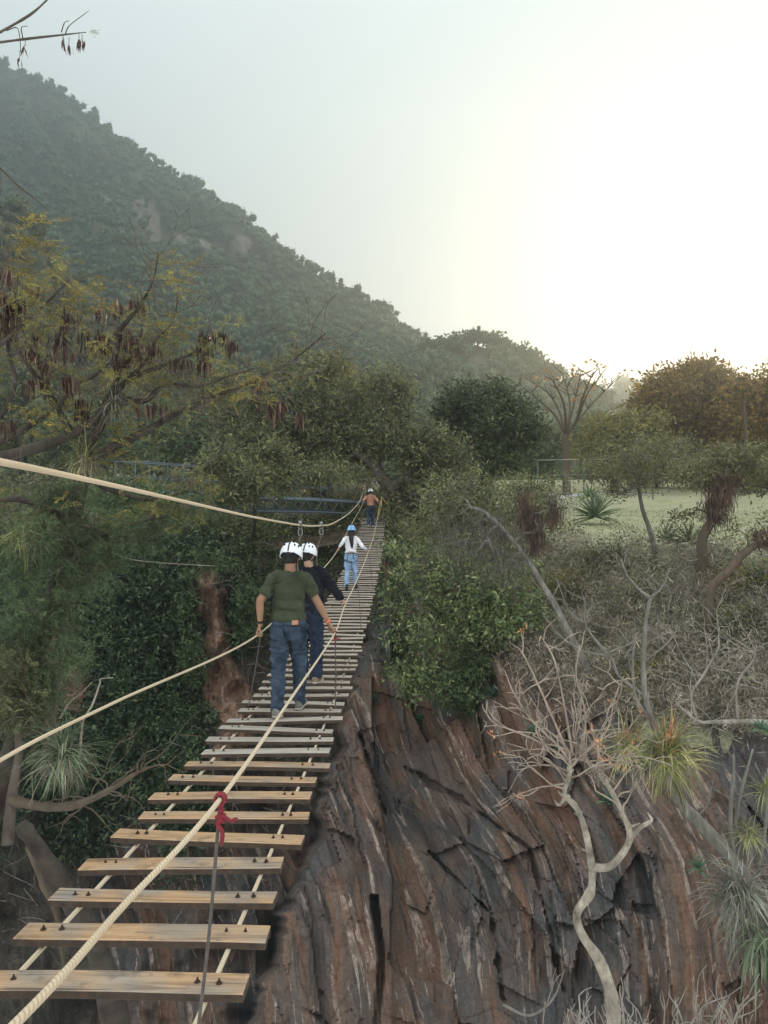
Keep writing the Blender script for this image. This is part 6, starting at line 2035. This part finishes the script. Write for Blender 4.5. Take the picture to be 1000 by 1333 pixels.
# wire fence across the meadow
fw = thing('wire_fence', 'thin pale wire strung on slim posts across the back of the meadow', 'fence', G(710, 62))
mb = MB()
wp = [P(700, 599, 62), P(760, 598, 62), P(850, 597, 62), P(930, 597.5, 62), P(1010, 599, 62), P(1120, 598, 62)]
mb.tube(catmull(wp, 5), .016, 5); mb.tube(catmull([p - [0, 0, 1.2] for p in wp], 5), .006, 5)
mb.build('wire', plain_mat('wire_galvanised', (.55, .56, .56), .4, .1, 5, metal=.5), fw)
for p in wp:
    px = 500 + p[0] / p[1] * F
    mb = MB(); mb.tube([G(px, 62, -.2), p + [0, 0, .1]], .045, 6); mb.build('post', M_BARK_GREY, fw)
mb = MB(); a = G(613, 43); mb.tube([a, P(613, 588, 43)], .04, 6)
root_at_base(mb.build('marker_pole', M_BARK_GREY), 'slim grey pole standing upright in front of the dense round tree', 'pole')

# pale gravel strips
t = NT('pale_gravel'); tc = t.n('TexCoord')
n1 = t.n('TexNoise', {'Vector': tc.outputs['Object'], 'Scale': 6, 'Detail': 6, 'Roughness': .7}).outputs[0]
M_PATH = t.done(t.bsdf(t.ramp(n1, [(.35, (.40, .39, .37)), (.65, (.68, .67, .65))]), .9, t.bump(n1, .04)))
def strip(pts, w_):
    mb = MB(); p = catmull([G(px, d, .0) for px, d in pts], 8)
    T = unit(np.gradient(p, axis=0)); S = np.stack([-T[:, 1], T[:, 0], 0 * T[:, 0]], -1)
    nz = 1 + .5 * vnoise(np.stack([np.arange(len(p)) * .5, np.zeros(len(p)), np.zeros(len(p))], -1), 3)
    cols = []
    for k in (-1, -.5, 0, .5, 1):
        q = p + S * (k * w_ * nz)[:, None]
        px = 500 + q[:, 0] / q[:, 1] * F
        q[:, 2] = ground_z(px, q[:, 1]) + .07 - .05 * abs(k) ** 2
        cols.append(q)
    v = np.stack(cols, 1); n = len(p)
    i = np.arange(n - 1)[:, None] * 5; j = np.arange(4)[None]
    mb.add(v.reshape(-1, 3), np.stack([i + j, i + 5 + j, i + 6 + j, i + j + 1], -1).reshape(-1, 4))
    return mb.build('path', M_PATH, kind='structure')
strip([(640, 52), (672, 56), (700, 60), (730, 66), (760, 72)], .55)
strip([(645, 66), (690, 70), (750, 72), (800, 73), (862, 71)], .5)

tree('screening_bush', 'leafy olive bush growing up in front of the middle of the steel footbridge', 'bush', [G(330, 36.8), P(332, 650, 29.5), P(330, 625, 29)], .1, .05,
     [(330, 622, 34, 30, 29, 1), (350, 600, 30, 20, 30, 1), (300, 640, 26, 18, 28.5, .8), (375, 630, 18, 26, 30, .8), (425, 615, 40, 14, 31, .8), (465, 622, 16, 12, 33, .6), (285, 600, 30, 20, 29, .8)], 170, 70, .42, .16, .055, M_LF_OLIVE, M_BARK_DK, tip=.012, ntarget=40)
tree('screening_bush', 'dark leafy bush at the left end of the steel footbridge under the pod tree', 'bush', [G(170, 38.5), P(185, 690, 27), P(190, 660, 26)], .1, .05,
     [(200, 655, 46, 18, 26, 1), (150, 650, 30, 18, 25, 1), (255, 660, 36, 14, 27, .8)], 90, 70, .42, .16, .055, M_LF_MID, M_BARK_DK, tip=.012, ntarget=40)
